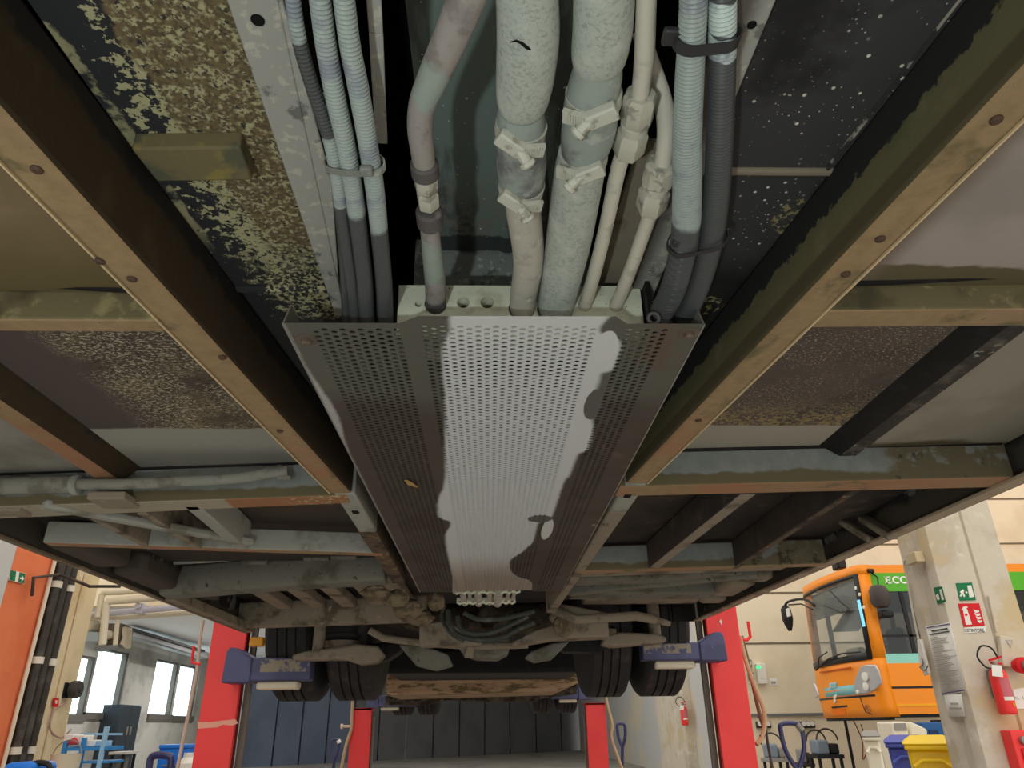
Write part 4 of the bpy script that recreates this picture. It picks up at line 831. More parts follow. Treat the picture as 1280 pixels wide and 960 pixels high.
# ---- dark downpipes in the recess
m_band = mat('pale_pipe_band', (226, 218, 200), .5)
for k, dy_ in enumerate((.16, .49, .82)):
    y = yp[0] + (yp[1] - yp[0]) * dy_; r = .072; lab = ('dark vertical pipe nearest the orange wall', 'dark vertical pipe, middle of the three', 'dark vertical pipe against the beige pillar')[k]
    t = thing('downpipe', lab, 'pipe', (XL - .12, y, FZ), 'dark vertical pipes in the recess'); x = XL + .05
    b = B(); b.cyl((x, y, FZ), (x, y, 6.2), r, 16); b.build('pipe', m_darkpipe, t)
    for py in (724, 826, 937):
        if k == 1: continue
        z = ax(45, py, XL).z; b = B(); b.lathe((x, y, z - .05), (0, 0, 1), [(0, r), (0, r + .02), (.1, r + .02), (.1, r)], 16); b.build('pipe_band', m_band, t)
b = B(); y = yp[0] - .1; b.cyl((XL + .05, y, FZ + .2), (XL + .05, y, 6.0), .03, 10); tag(b.build('conduit_pipe', m_pvc), 'thin ivory pipe running up the edge of the orange wall', 'pipe')
b = B(); b.tube([ax(40, 745, XL + .1), ax(42, 722, XL + .1), ax(75, 718, XL + .12), ax(112, 733, XL + .6), ax(150, 733, XL + .8)], .025, 8); tag(b.build('gas_pipe', m_darkpipe), 'thin dark pipe crossing in front of the dark downpipes', 'pipe')
# exit sign on the orange wall
def wall_sign(name, label, pix, X, m, cat='sign'):
    p = [ax(px, py, X) for px, py in pix]; b = B(); b.prism(p, (-.02, 0, 0)); return tag(b.build(name, m), label, cat)
s = wall_sign('exit_sign', 'small green and white exit sign on the orange wall', [(13, 712), (32, 717), (30, 730), (11, 725)], XL + .03, m_wht)
for pix in ([(13.5, 712.5), (20, 714.2), (18.5, 726.5), (11.8, 724.8)], [(24.5, 715.4), (31.5, 717.3), (29.7, 729.3), (22.8, 727.6)]):
    p = [ax(px, py, XL + .032) for px, py in pix]; b = B(); b.prism(p, (.004, 0, 0)); b.build('green_field', m_green, s)
p = [ax(px, py, XL + .037) for px, py in ((25, 721.5), (27.3, 722), (27.5, 719.5), (30, 723.5), (27, 726.6), (27.1, 724.4), (24.8, 723.8))]; b = B(); b.prism(p, (.004, 0, 0)); b.build('arrow', m_wht, s)
# hose reel on the pillar
p = ax(84, 862, XL + .02); p.x = XL + .065; hr = thing('hose_reel', 'round dark hose reel on the beige pillar', 'hose reel', p)
b = B(); b.lathe((XL + .065, p.y - .02, p.z), (1, 0, 0), [(0, .06), (.03, .125), (.06, .135), (.14, .135), (.17, .125), (.18, .05), (.20, .045), (.20, 0)], 28); b.build('drum', mat('dark_reel', (66, 64, 60), .5), hr)
b = B(); b.box(XL + .061, XL + .075, p.y - .20, p.y - .0, p.z - .13, p.z + .1); b.build('wall_bracket', m_blk, hr)
b = B(); b.tube(spline([(XL + .1, p.y - .1, p.z - .2), (XL + .06, p.y - .35, p.z - .35), (XL + .06, p.y - .3, p.z - .6), (XL + .1, p.y, p.z - .72), (XL + .1, p.y + .25, p.z - .6)], 6), .014, 8); b.build('hose', mat('pinkish_hose', (176, 140, 128), .6), hr)
s = wall_sign('fire_sign', 'small red sign under the hose reel on the beige pillar', [(68, 872), (74, 873), (73, 884), (67, 883)], XL + .065, m_sred)
p = [ax(px, py, XL + .067) for px, py in ((69.3, 875), (71.5, 875.5), (71, 880), (69, 879.5))]; b = B(); b.prism(p, (.004, 0, 0)); b.build('pictogram', m_wht, s)
# pipes crossing over to the left bay
def hpipe(label, pts, r, m, name='ceiling_pipe'):
    b = B(); b.tube(pts, r, 12); return tag(b.build(name, m), label, 'pipe')
Yp = 13.6
hpipe('ivory overhead pipe, topmost of the crossing pipes', [ay(122, 772, Yp), ay(127, 745, Yp), ay(130, 741, Yp), ay(150, 740, Yp), ay(215, 735, Yp)], .055, m_pvc)
hpipe('ivory overhead pipe with long drop, second of the crossing pipes', [ay(128, 806, Yp), ay(133, 756, Yp), ay(136, 752, Yp), ay(160, 750, Yp), ay(240, 743, Yp)], .065, m_pvc)
hpipe('pale lilac overhead pipe below the ivory pipes', [ay(106, 778, Yp + .2), ay(110, 769, Yp + .2), ay(140, 766, Yp + .2), ay(260, 756, Yp + .2)], .055, m_lilac)
hpipe('ivory overhead pipe, lowest of the crossing pipes', [ay(110, 772, Yp + .35), ay(160, 771, Yp + .35), ay(260, 764, Yp + .35)], .05, m_pvc)
hpipe('short ivory drop pipe beside the unit heater', [ay(144, 806, Yp + .3), ay(147, 775, Yp + .3)], .04, m_pvc)
b = B(); p = ay(174, 758, Yp + .12); b.box(p.x - .06, p.x + .06, Yp + .12, Yp + .3, p.z - .12, p.z + .06); b.lathe((p.x, Yp + .1, p.z), (0, -1, 0), [(0, .05), (.06, .06), (.06, 0)], 10); tag(b.build('pipe_valve', m_lilac, bevel=.02), 'small pale valve on the lilac overhead pipe', 'valve')
b = B(); b.bar(ax(160, 791, -8.9), ax(255, 820, -8.9), .3, .2); b2 = tag(b.build('air_duct', m_ducts, bevel=.03), 'long grey duct under the ceiling above the bay windows', 'duct')
b = B(); b.bar(ax(160, 785, -8.7), ax(255, 814, -8.7), .06, .06); tag(b.build('cable_duct', m_blk), 'thin black cable run along the grey duct', 'cable')
# unit heater
p = ay(125, 790, 15.2); uh = thing('unit_heater', 'beige and grey blower heater hung above the windows', 'heater', p)
b = B(); q0, q1 = ay(105, 790, 15.2), ay(122, 802, 15.2); b.box(q0.x, q1.x, 15.2, 15.9, q1.z, q0.z); b.build('control_box', mat('pale_blue_grey_box', (160, 170, 174), .6), uh, bevel=.02)
b = B(); q0, q1 = ay(105, 775, 15.4), ay(117, 789, 15.4); b.box(q0.x, q1.x, 15.3, 15.8, q1.z, q0.z); b.build('motor', m_pvc, uh, bevel=.05)
b = B(); q0, q1 = ay(126, 780, 15.7), ay(150, 806, 15.7); b.box(q0.x, q1.x, 15.6, 16.1, q1.z, q0.z); b.build('blower_case', mat('dark_beige_case', (120, 108, 92), .6), uh, bevel=.03)
b = B(); q0 = ay(137, 794, 15.58); b.lathe(q0, (0, -1, 0), [(0, .09), (.08, .09), (.1, .07), (.1, 0)], 16); b.build('outlet', m_pvc, uh)
b = B(); q0, q1 = ay(148, 782, 15.7), ay(158, 810, 15.7); b.prism([ay(150, 783, 15.65), ay(158, 783, 15.65), ay(156, 809, 15.65), ay(147, 809, 15.65), ay(152, 797, 15.65)], (0, .3, 0)); b.build('side_shroud', m_pvc, uh, bevel=.03)
b = B(); q0 = ay(122, 812, 15.6); q1 = ay(152, 808, 15.6); b.bar(q0, q1, .3, .06); b.build('hanger_shelf', m_ducts, uh)
# dark locker
XC = -9.5
y0, y1 = ax(150, 900, XC).y, ax(174, 900, XC).y; zt_ = ax(162, 881, XC).z
lk = thing('locker', 'tall dark blue locker between the bay windows', 'locker', (XC - .2, (y0 + y1) / 2, FZ)); m_lock = mat('dark_slate_locker', (44, 52, 60), .5)
b = B(); b.box(XA + .01, XC - .03, y0, y1, FZ, zt_); b.build('body', m_lock, lk, bevel=.01)
for a, c in ((0, .49), (.51, 1)):
    b = B(); b.box(XC - .03, XC, y0 + (y1 - y0) * a, y0 + (y1 - y0) * c, FZ + .1, zt_ - .03); d = b.build('door', m_lock, lk, bevel=.006)
    b = B(); b.box(XC, XC + .02, y0 + (y1 - y0) * (.42 if a == 0 else .6), y0 + (y1 - y0) * (.46 if a == 0 else .64), -.05, .15); b.build('handle', m_alu, d)
# blue shelf trolley and what stands on it
m_bl2 = mat('bright_blue_paint', (58, 140, 204), .5); m_cy = mat('pale_blue_paint', (150, 196, 226), .5)
YS = 12.2
q = lambda px, py, y=YS: ay(px, py, y)
tr = thing('shelf_trolley', 'light blue shelf trolley piled with paper beside the beige pillar', 'trolley', (q(110, 930).x, YS + .2, FZ))
for px, top in ((105, 922), (133, 908), (82, 926)):
    b = B(); p = q(px, top); b.box(p.x - .03, p.x + .03, YS, YS + .05, FZ, p.z); b.build('post', m_bl2 if px != 133 else m_cy, tr)
for py, dz in ((934, .05), (952, .03)):
    a, c = q(80, py), q(134, py); b = B(); b.box(a.x, c.x, YS + .01, YS + .55, a.z - dz, a.z); b.build('shelf', m_bl2, tr)
b = B(); a, c = q(80, 918), q(134, 918); b.bar((a.x, YS + .5, a.z), (c.x, YS + .5, c.z), .03, .03); b.build('top_rail', m_cy, tr)
for i, (pa, ya_, pb, yb_, m, lab) in enumerate(((84, 918, 93, 933, m_paper, 'white carton on the left of the blue trolley shelf'), (96, 919, 108, 925, m_paper, 'white paper stack at the top of the blue trolley'), (112, 925, 122, 933, m_paper, 'crumpled white paper on the right of the blue trolley shelf'), (123, 926, 131, 933, m_cy, 'pale blue carton at the right end of the trolley shelf'))):
    a, c = q(pa, ya_, YS + .2), q(pb, yb_, YS + .2); b = B(); b.box(a.x, c.x, YS + .12, YS + .42, q(80, 934).z + .004, a.z); tag(b.build('carton', m, bevel=.01), lab, 'carton')
a, c = q(88, 928, YS + .08), q(97, 933, YS + .08); b = B(); b.loft([[(a.x + (c.x - a.x) * t + .0, YS + .03 + .02 * k, a.z - .05 + .07 * math.sin(PI * t) * (k == 1) + .02) for t in (0, .25, .5, .75, 1)] for k in range(3)], close=False, cap=False); rg = tag(b.build('cleaning_rag', mat('red_rag', (204, 70, 84), .9)), 'crumpled red rag on the blue trolley shelf', 'rag'); md = rg.modifiers.new('s', 'SOLIDIFY'); md.thickness = .03
a = q(88, 944, YS - .1); bk = thing('bucket', 'cream bucket under the blue trolley by the pillar', 'bucket', (a.x, YS - .2, FZ)); b = B(); b.lathe((a.x, YS - .2, FZ), (0, 0, 1), [(0, .16), (a.z - FZ, .2), (a.z - FZ + .02, .21), (a.z - FZ + .02, .19), (.05, .15), (.05, 0)], 24); b.build('body', m_pvc, bk)
b = B(); b.torus((a.x, YS - .2, a.z), (0, 1, 0), .2, .008, 16, 6, PI, 2 * PI, (1, 0, 0)); b.build('handle', m_alu, bk)
# low table with papers
YT = 14.0; a, c = q(136, 940, YT), q(158, 940, YT); tb = thing('side_table', 'low dark table with papers before the locker', 'table', ((a.x + c.x) / 2, YT, FZ))
b = B(); b.box(a.x, c.x, YT, YT + .5, a.z - .04, a.z); b.build('tabletop', mat('pale_top', (206, 204, 198), .6), tb)
for x in (a.x + .05, c.x - .05):
    for y in (YT + .05, YT + .45): b = B(); b.box(x - .02, x + .02, y - .02, y + .02, FZ, a.z - .04); b.build('leg', m_blk, tb)
b = B(); b.box(a.x + .1, c.x - .08, YT + .1, YT + .35, FZ + .3, a.z - .08); tag(b.build('storage_box', m_ducts, bevel=.02), 'grey storage box under the low dark table', 'box')
# blue tool chest, canister, cart handle, pole left of the near red column
YC = 13.0
a, c = q(200, 931, YC), q(231, 960, YC); tc = thing('tool_chest', 'bright blue tool chest behind the left red lift column', 'tool chest', ((a.x + c.x) / 2, YC + .3, FZ)); m_chest = mat('bright_blue_chest', (34, 120, 220), .45)
b = B(); b.box(a.x, c.x, YC, YC + .6, FZ + .12, a.z - .06); b.build('body', m_chest, tc, bevel=.015)
b = B(); b.box(a.x - .01, c.x + .01, YC - .01, YC + .6, a.z - .06, a.z); b.build('lid', m_chest, tc, bevel=.015)
for k in range(3):
    b = B(); b.box(a.x + .03, c.x - .03, YC - .015, YC, FZ + .2 + k * .24, FZ + .4 + k * .24); d = b.build('drawer', m_chest, tc, bevel=.006)
    b = B(); b.box(a.x + .1, c.x - .1, YC - .04, YC - .015, FZ + .34 + k * .24, FZ + .36 + k * .24); b.build('handle', m_alu, d)
for sx_ in (a.x + .06, c.x - .06): b = B(); b.lathe((sx_ - .02, YC + .1, FZ + .06), (1, 0, 0), [(0, .06), (.04, .06)], 14); b.build('caster', m_blk, tc)
a = q(238, 930, 12.6); cn = thing('canister', 'black and white canister beside the left red lift column', 'canister', (a.x, 12.6, FZ)); b = B(); b.lathe((a.x, 12.6, FZ), (0, 0, 1), [(0, .15), (.7, .15), (.75, .13)], 18); b.build('body', m_blk, cn)
b = B(); b.lathe((a.x, 12.6, FZ + .75), (0, 0, 1), [(0, .14), (.12, .14), (.2, .07), (.26, .07)], 18); b.build('cap', m_wht, cn)
def loop_handle(name, label, cat, px, py, w, h, y, m, r, foot=FZ, grip=None):
    """bent-tube handle of a hand truck: hoop on a shaft that goes down to a wheeled foot"""
    c = ay(px, py, y); s = depth(c) / FPX; W_, H_ = w * s / 2, h * s
    t = thing(name, label, cat, (c.x, y, FZ)); hoop = []
    for k in range(25):
        a = -PI * .38 + (PI * 1.76) * k / 24; hoop.append((c.x + W_ * math.sin(a - PI * .5 + PI * .0) * 1.0, y, c.z - H_ * .45 + H_ * .45 * math.cos(a - PI * .5)))
    top = [(c.x - .01, y, c.z - H_), (c.x - W_ * .8, y, c.z - H_ * .62), (c.x - W_, y, c.z - H_ * .2), (c.x - W_ * .8, y, c.z), (c.x + W_ * .6, y, c.z), (c.x + W_, y, c.z - H_ * .15), (c.x + W_ * .85, y, c.z - H_ * .6), (c.x + .01, y, c.z - H_)]
    b = B(); b.tube(spline(top, 6), r, 10); b.build('hoop', m, t)
    b = B(); b.cyl((c.x, y, c.z - H_), (c.x - .05, y + .15, FZ + .15), r * 1.1, 10); b.build('shaft', m, t)
    b = B(); b.box(c.x - .22, c.x + .12, y + .1, y + .75, FZ + .1, FZ + .18); b.build('base', m, t, bevel=.02)
    for dx in (-.2, .08): b = B(); b.lathe((c.x + dx, y + .16, FZ + .08), (1, 0, 0), [(0, .08), (.05, .08)], 14); b.build('wheel', m_blk, t)
    if grip:
        b = B(); b.tube([top[4], top[5]], r * 1.35, 10); b.build('grip', grip, t)
    return t
m_navy = mat('navy_blue_tube', (44, 44, 92), .35, spec=.6)
loop_handle('pallet_jack', 'pallet truck with dark rounded handle before the blue tool chest', 'pallet truck', 202, 945, 26, 50, 10.5, m_navy, .045)
loop_handle('pallet_jack', 'pallet truck with tall blue hoop handle beside the right red lift column', 'pallet truck', 988, 905, 27, 50, 7.6, m_navy, .022, grip=m_alu)
loop_handle('pallet_jack', 'pallet truck with thin dark loop handle in front of the pale side wall', 'pallet truck', 776, 905, 10, 25, 15.0, m_navy, .028)
loop_handle('pallet_jack', 'pallet truck with pale grips left of the far left red lift column', 'pallet truck', 420, 925, 9, 24, 15.0, m_navy, .028, grip=m_wht)
b = B(); b.tube(spline([tuple(ay(px, py, 6.2)) for px, py in ((254, 775), (250, 800), (246, 840), (238, 880), (229, 925), (221, 965), (214, 1000))], 4), .014, 8); tag(b.build('pole', mat('pinkish_pole', (214, 186, 170), .6)), 'long pale pole leaning beside the left red lift column', 'pole')
b = B(); p = ay(36, 955, 9.0); jc = thing('work_cart', 'cart with blue cover and bent tube at the foot of the dark pipes', 'cart', (p.x, 9.0, FZ))
b.box(p.x - .22, p.x + .12, 8.9, 9.4, FZ + .2, p.z + .02); b.build('blue_cover', m_chest, jc, bevel=.06)
b = B(); b.tube(spline([tuple(ay(px, py, 9.0)) for px, py in ((38, 958), (45, 954), (55, 954), (62, 958), (64, 975))], 4), .03, 8); b.build('push_tube', m_blk, jc)
for dx in (-.18, .08): b = B(); b.lathe((p.x + dx - .02, 9.0, FZ + .1), (1, 0, 0), [(0, .1), (.05, .1)], 14); b.build('wheel', m_blk, jc)

# ================================================================ RED LIFT COLUMNS WITH BLUE FORKS
def lift(label, sgn, x0, x1, y0, y1, ztop, fx, fz, scale=1.0, mark=True):
    """x0 outer edge, x1 inner edge facing the wheel; fork bars reach in to fx"""
    t = thing('lift_column', label, 'vehicle lift', ((x0 + x1) / 2, (y0 + y1) / 2, FZ)); iw = .075 * sgn
    b = B(); b.box(x0, x1, y0, y0 + .03, FZ, ztop); b.box(x0, x0 + .03 * sgn, y0 + .03, y1, FZ, ztop); b.box(x0, x1 - .08 * sgn, y1 - .03, y1, FZ, ztop); b.box(x0, x1, y0, y1, ztop - .03, ztop); b.build('column', m_red, t, bevel=.006)
    b = B(); b.box(x1, x1 - .05 * sgn, y0 + .035, y0 + .07, FZ, ztop - .04); b.build('inner_channel', m_reddark, t)
    b = B(); b.box(x1 - .01 * sgn, x1 + .022 * sgn, y0 + .12, y0 + .15, FZ, ztop - .1); b.build('guide_rail', m_alu, t)
    b = B(); b.box(x0 - .05 * sgn, x1 + .25 * sgn, y0 - .3, y1 + .3, FZ + .02, FZ + .1); b.build('base_frame', m_red, t, bevel=.01)
    for yy in (y0 - .22, y1 + .22): b = B(); b.lathe((x0 + .1 * sgn - .03, yy, FZ + .07), (1, 0, 0), [(0, .07), (.06, .07)], 14); b.build('wheel', m_blk, t)
    z0, z1 = fz
    cg = bpy.data.objects.new('carriage', None); COL.objects.link(cg); cg.parent = t; cg.location = (0, 0, 0)
    b = B(); b.prism([(x1 - .05 * sgn, y0 - .17, z0 - .008), (x1 + .10 * sgn, y0 - .17, z0 - .008), (x1 + .10 * sgn, y0 - .17, z1), (x1 + .06 * sgn, y0 - .17, z1 + .02), (x1 + .01 * sgn, y0 - .17, z1 + .05), (x1 - .03 * sgn, y0 - .17, z1 + .055), (x1 - .045 * sgn, y0 - .17, z1 + .03)], (0, .16, 0)); b.build('carriage_plate', m_blue, cg, bevel=.008)
    b = B(); b.box(x1 + .0 * sgn, fx, y0 - .16, y0 - .06, z0, z1); f = b.build('fork', m_blue, cg, bevel=.008)
    b = B(); xm = x1 + (fx - x1) * .35; b.box(xm, fx - .01 * sgn, y0 - .1605, y0 - .159, z0 + (z1 - z0) * .38, z1 - .008); b.build('worn_patch', m_wornblue, cg)
    b = B(); b.box(x1, fx, y1 + .06, y1 + .16, z0, z1); b.build('fork', m_blue, cg, bevel=.008)
    b = B(); b.box(x1 + .12 * sgn, x1 + .34 * sgn, y0 - .12, y0 - .02, z0 - .04, z0); b.build('fork_lock', m_pvc, cg, bevel=.012)
    return t
Yn = 4.36
xo, xi = ay(256, 850, Yn).x, ay(301, 850, Yn).x
l1 = lift('near red lift column on the left, with worn scratch across it', 1, xo, xi, Yn, Yn + .26, 1.25, ay(388, 838, Yn - .16).x, (ay(340, 851, Yn - .16).z, ay(340, 822, Yn - .16).z))
p = ay(274, 906, Yn); b = B(); b.prism([ay(px, py, Yn - .0005) for px, py in ((247, 902), (262, 903), (276, 901), (286, 900), (294, 899), (298, 904), (290, 907), (278, 906), (272, 909), (247, 911))], (0, -.001, 0)); b.build('scratch', mat('worn_pink_paint', (240, 170, 150), .7), l1)
b = B(); b.tube([ay(242, 808, Yn + .1), ay(240, 828, Yn + .1), ay(250, 830, Yn + .1)], .009, 8); b.build('hook', m_red, l1)
xo, xi = ay(933, 850, Yn).x, ay(891, 850, Yn).x
l2 = lift('near red lift column on the right, beside the cream wall', -1, xo, xi, Yn, Yn + .26, 1.25, ay(803, 815, Yn - .16).x, (ay(850, 825, Yn - .16).z, ay(850, 803, Yn - .16).z))
b = B(); b.prism([ay(px, py, Yn - .0005) for px, py in ((899, 777), (901, 774), (903, 777), (902, 781))], (0, -.001, 0)); b.build('maker_mark', m_wht, l2)
b = B(); b.tube([ay(935, 777, Yn + .1), ay(938, 796, Yn + .1), ay(934, 800, Yn + .1), ay(925, 799, Yn + .1)], .010, 8); b.build('hook', m_red, l2)
b = B(); b.tube([ay(950, 921, Yn + .1), ay(955, 920, Yn + .1)], .01, 8); b.build('hook', m_blk, l2)
Yf = 9.95
xo, xi = ay(437, 920, Yf).x, ay(463, 920, Yf).x
lift('distant red lift column on the left, under the far wheels', 1, xo, xi, Yf, Yf + .26, .24, xi + .55, (ay(480, 884, Yf).z, ay(480, 870, Yf).z))
xo, xi = ay(759, 920, Yf).x, ay(734, 920, Yf).x
lift('distant red lift column on the right, under the far wheels', -1, xo, xi, Yf, Yf + .26, .26, xi - .45, (ay(720, 874, Yf).z, ay(720, 860, Yf).z))
def hose(label, pix, y, r, m, name='air_hose', cat='hose'):
    b = B(); b.tube(spline([tuple(ay(px, py, y)) for px, py in pix], 5), r, 8); return tag(b.build(name, m), label, cat)
m_hosec = mat('tan_hose', (196, 168, 132), .6); m_hosed = mat('olive_hose', (120, 104, 78), .6)
hose('tan hose looping down beside the right near red lift column', [(925, 795), (932, 825), (945, 862), (954, 885), (956, 905), (952, 922), (946, 930)], Yn + .1, .013, m_hosec)
hose('olive hose hanging from the hook of the right near red lift column', [(927, 795), (936, 830), (942, 860), (950, 895), (955, 912), (950, 926), (945, 931)], Yn + .16, .011, m_hosed)
hose('dark cable trailing below the hose loop at the right near red lift column', [(957, 905), (959, 925), (963, 948), (966, 975)], Yn + .2, .008, m_darkpipe, 'cable', 'cable')
hose('cream hose hanging from the distant left red lift column', [(441, 876), (440, 895), (439, 912), (433, 930), (427, 960), (424, 985)], Yf - .06, .02, m_hosec)
hose('cream hose hanging from the distant right red lift column', [(755, 862), (760, 885), (765, 905), (764, 920), (768, 935), (778, 962)], Yf - .06, .02, m_hosec)
b = B(); a, c = ay(429, 908, Yf + .1), ay(441, 908, Yf + .1); b.cyl(a, c, .015, 8); b.lathe(a, (-1, 0, 0), [(0, .03), (.03, .03), (.03, 0)], 10); tag(b.build('hose_peg', m_pvc), 'small peg sticking out of the distant left red lift column', 'peg')

# ================================================================ RIGHT: BIG CONCRETE PILLAR AND ITS SIGNS
YP = 7.0
ye = ax(1136, 735, 4.30).y - YP
prof = [(4.30, ye), (4.30, .34), (4.345, .29), (4.345, .17), (4.30, .11), (4.305, .03), (4.325, -.005), (4.34, -.01), (4.70, -.01), (4.715, .02), (4.73, -.01), (5.03, -.01), (5.05, .02), (5.05, ye)]
b = B(); b.prism([(x, YP + y, FZ) for x, y in prof], (0, 0, 12.0)); struct('pillar_right', b, m_conc)
def pp_(px, py, y=YP): return ay(px, py, y)
def quad_sign(name, label, pix, y, m, cat='sign', t=.006):
    b = B(); b.prism([ay(px, py, y) for px, py in pix], (0, t, 0)); return tag(b.build(name, m), label, cat)
def flatp(parent, name, pix, y, m): b = B(); b.prism([ay(px, py, y) for px, py in pix], (0, .0015, 0)); return b.build(name, m, parent)
Yg = YP - .018
sg = quad_sign('exit_sign', 'green running man exit sign on the big pillar, above the red sign', [(1195, 729), (1215, 728), (1220, 750), (1200, 751)], Yg, m_green)
flatp(sg, 'door_symbol', [(1209, 732), (1214, 731.5), (1218, 746), (1212, 747)], Yg - .002, m_wht)
flatp(sg, 'running_man', [(1199.5, 740), (1203.5, 736.5), (1205.5, 738), (1204.5, 740.5), (1206.5, 745), (1205, 746.8), (1203.5, 743), (1201.5, 746), (1199.5, 745), (1201.5, 741.5)], Yg - .002, m_wht)
b = B(); p = ay(1208, 740.5, Yg - .001); b.lathe(p, (0, -1, 0), [(0, .010), (.001, .010), (.001, 0)], 12); b.build('head_symbol', m_wht, sg)
fs_ = quad_sign('fire_extinguisher_sign', 'red fire extinguisher sign on the flat face of the big pillar', [(1198, 754.5), (1224, 754), (1231, 782), (1205, 784)], Yg, m_sred)
flatp(fs_, 'extinguisher_symbol', [(1204, 764), (1209.5, 763), (1215, 780.5), (1207.5, 781)], Yg - .002, m_wht)
flatp(fs_, 'nozzle_symbol', [(1202, 762), (1204, 758.5), (1208, 757.5), (1210, 759), (1208, 760.5), (1209.5, 763), (1204, 764), (1204, 761), (1202.8, 763.5)], Yg - .002, m_wht)
flatp(fs_, 'band_symbol', [(1206, 767.5), (1209, 767), (1209.8, 769.5), (1206.7, 770)], Yg - .004, m_sred)
for k in range(4):
    dx, dy_ = k * 1.6, k * 4.2; flatp(fs_, 'flame_symbol', [(1216.5 + dx, 761.5 + dy_), (1219 + dx, 763 + dy_), (1223.5 + dx * .8, 762.5 + dy_), (1224 + dx * .8, 765 + dy_), (1220 + dx, 766.2 + dy_), (1217.5 + dx, 764.5 + dy_)], Yg - .002, m_wht)
def text(parent, s, px, py, hpx, y, m, wpx=None, name='lettering', right=(1, 0, 0), up=(0, 0, 1), ext=.0008):
    """text standing on a vertical face through (px, py) (left end of the base line)"""
    cu = bpy.data.curves.new(name, 'FONT'); cu.body = s; cu.extrude = ext; p = ay(px, py, y); sc = hpx * depth(p) / FPX / .73; cu.size = sc
    o = bpy.data.objects.new(name, cu); COL.objects.link(o); cu.materials.append(m)
    r = V(right).normalized(); u = V(up).normalized(); n = r.cross(u)
    Mx = Matrix((r, u, n)).transposed().to_4x4(); Mx.translation = p
    if wpx:
        bpy.context.view_layer.update(); wd = o.dimensions.x
        if wd > 0: Mx = Mx @ Matrix.Scale(wpx * depth(p) / FPX / wd, 4, (1, 0, 0))
    if parent is not None:
        o.parent = parent; q = V((0, 0, 0)); a = parent
        while a is not None: q += a.location; a = a.parent
        Mx.translation = p - q
    o.matrix_local = Mx
    me = bpy.data.meshes.new_from_object(o); o2 = bpy.data.objects.new(name, me); COL.objects.link(o2); o2.parent = o.parent; o2.matrix_local = Mx; bpy.data.objects.remove(o); return o2
pl_ = flatp(fs_, 'caption_plate', [(1205, 784.5), (1231.5, 782.5), (1233.2, 789.5), (1207, 791.5)], Yg + .001, m_paper)
text(fs_, 'ESTINTORE', 1207.2, 790.0, 4.2, Yg - .001, m_inkd, 23.5)
# exit sign folded into the groove (angled face)
XS = 4.296                                              # side face of the pillar, towards the orange bus
def gp(px, py): return ax(px, py, XS)
b = B(); b.prism([gp(px, py) + V((0, 0, 0)) for px, py in ((1167, 734.5), (1177.5, 733), (1182, 752), (1171.5, 755.5))], (.003, 0, 0)); sg2 = tag(b.build('exit_sign', m_green), 'narrow looking green exit sign on the shaded side of the big pillar', 'sign')
b = B(); b.prism([gp(px, py) + V((-.003, 0, 0)) for px, py in ((1174.3, 737), (1176.8, 736.5), (1180.5, 749.5), (1177.8, 750.5))], (.001, 0, 0)); b.build('door_symbol', m_wht, sg2)
b = B(); b.prism([gp(px, py) + V((-.003, 0, 0)) for px, py in ((1170, 744), (1172.5, 742), (1173.6, 744), (1175, 749), (1173, 750.5), (1171.5, 749))], (.001, 0, 0)); b.build('running_man', m_wht, sg2)
# long notice and small plate on the left flange, bent sheet
def sheet(name, label, rows, m):                        # rows of 3 px points: left edge, fold, right edge
    b = B(); L = [[b.v(ax(x, y, XS - .004)) for (x, y) in r] for r in rows]
    for u, w in zip(L, L[1:]):
        for i in range(2): b.f([u[i], u[i + 1], w[i + 1], w[i]])
    o = tag(b.build(name, m), label, 'notice'); md = o.modifiers.new('s', 'SOLIDIFY'); md.thickness = .004; md.offset = 1; return o
nt_ = sheet('notice_sheet', 'long printed notice sheet taped on the big pillar', [[(1157, 783), (1174, 780.5), (1187, 778)], [(1177, 868), (1194, 867), (1207, 864)]], m_paper)
def nl(v, a, c, m, h=.9):                               # printed line across the sheet at height fraction v
    def P_(u): return (1157 + 20 * v + 30 * u, 783 + 85 * v - 5 * u + 1.0 * v)
    (x0, y0), (x1, y1) = P_(a), P_(c); b = B(); b.prism([ax(x0, y0, XS - .010), ax(x1, y1, XS - .010), ax(x1 + .2, y1 + h, XS - .010), ax(x0 + .2, y0 + h, XS - .010)], (.002, 0, 0)); b.build('printed_line', m, nt_)
nl(.012, .02, .98, mat('violet_print_bar', (96, 84, 130), .8), 1.3); nl(.975, .02, .98, mat('violet_print_rule', (96, 84, 130), .8), 1.3); nl(.07, .18, .86, m_inkd, 1.6); nl(.115, .08, .9, m_inkd, 1.3)
random.seed(3)
for k in range(26): nl(.17 + k * .03, .06, random.uniform(.5, .95) if k % 4 else random.uniform(.3, .6), m_ink, .7)
np_ = sheet('notice_plate', 'small white plate with two words under the long notice', [[(1180, 868.5), (1190, 868), (1201, 867.5)], [(1185.5, 896), (1196, 895.8), (1206.5, 895.5)]], m_paper)

for x0_, x1_, yv in ((1187.5, 1197.5, 878.3), (1186.3, 1202, 884.2)):
    x = x0_
    while x < x1_ - .6: b = B(); b.prism([ax(x, yv, XS - .010), ax(x + 1.1, yv - .1, XS - .010), ax(x + 1.8, yv + 2.6, XS - .010), ax(x + .7, yv + 2.7, XS - .010)], (.002, 0, 0)); b.build('printed_line', m_ink, np_); x += 1.7
for px, py in ((1186.5, 891.8), (1203, 891)): b = B(); b.lathe(ax(px, py, XS - .010), (-1, 0, 0), [(0, .006), (.003, .005), (.003, 0)], 10); b.build('screw', m_ink, np_)
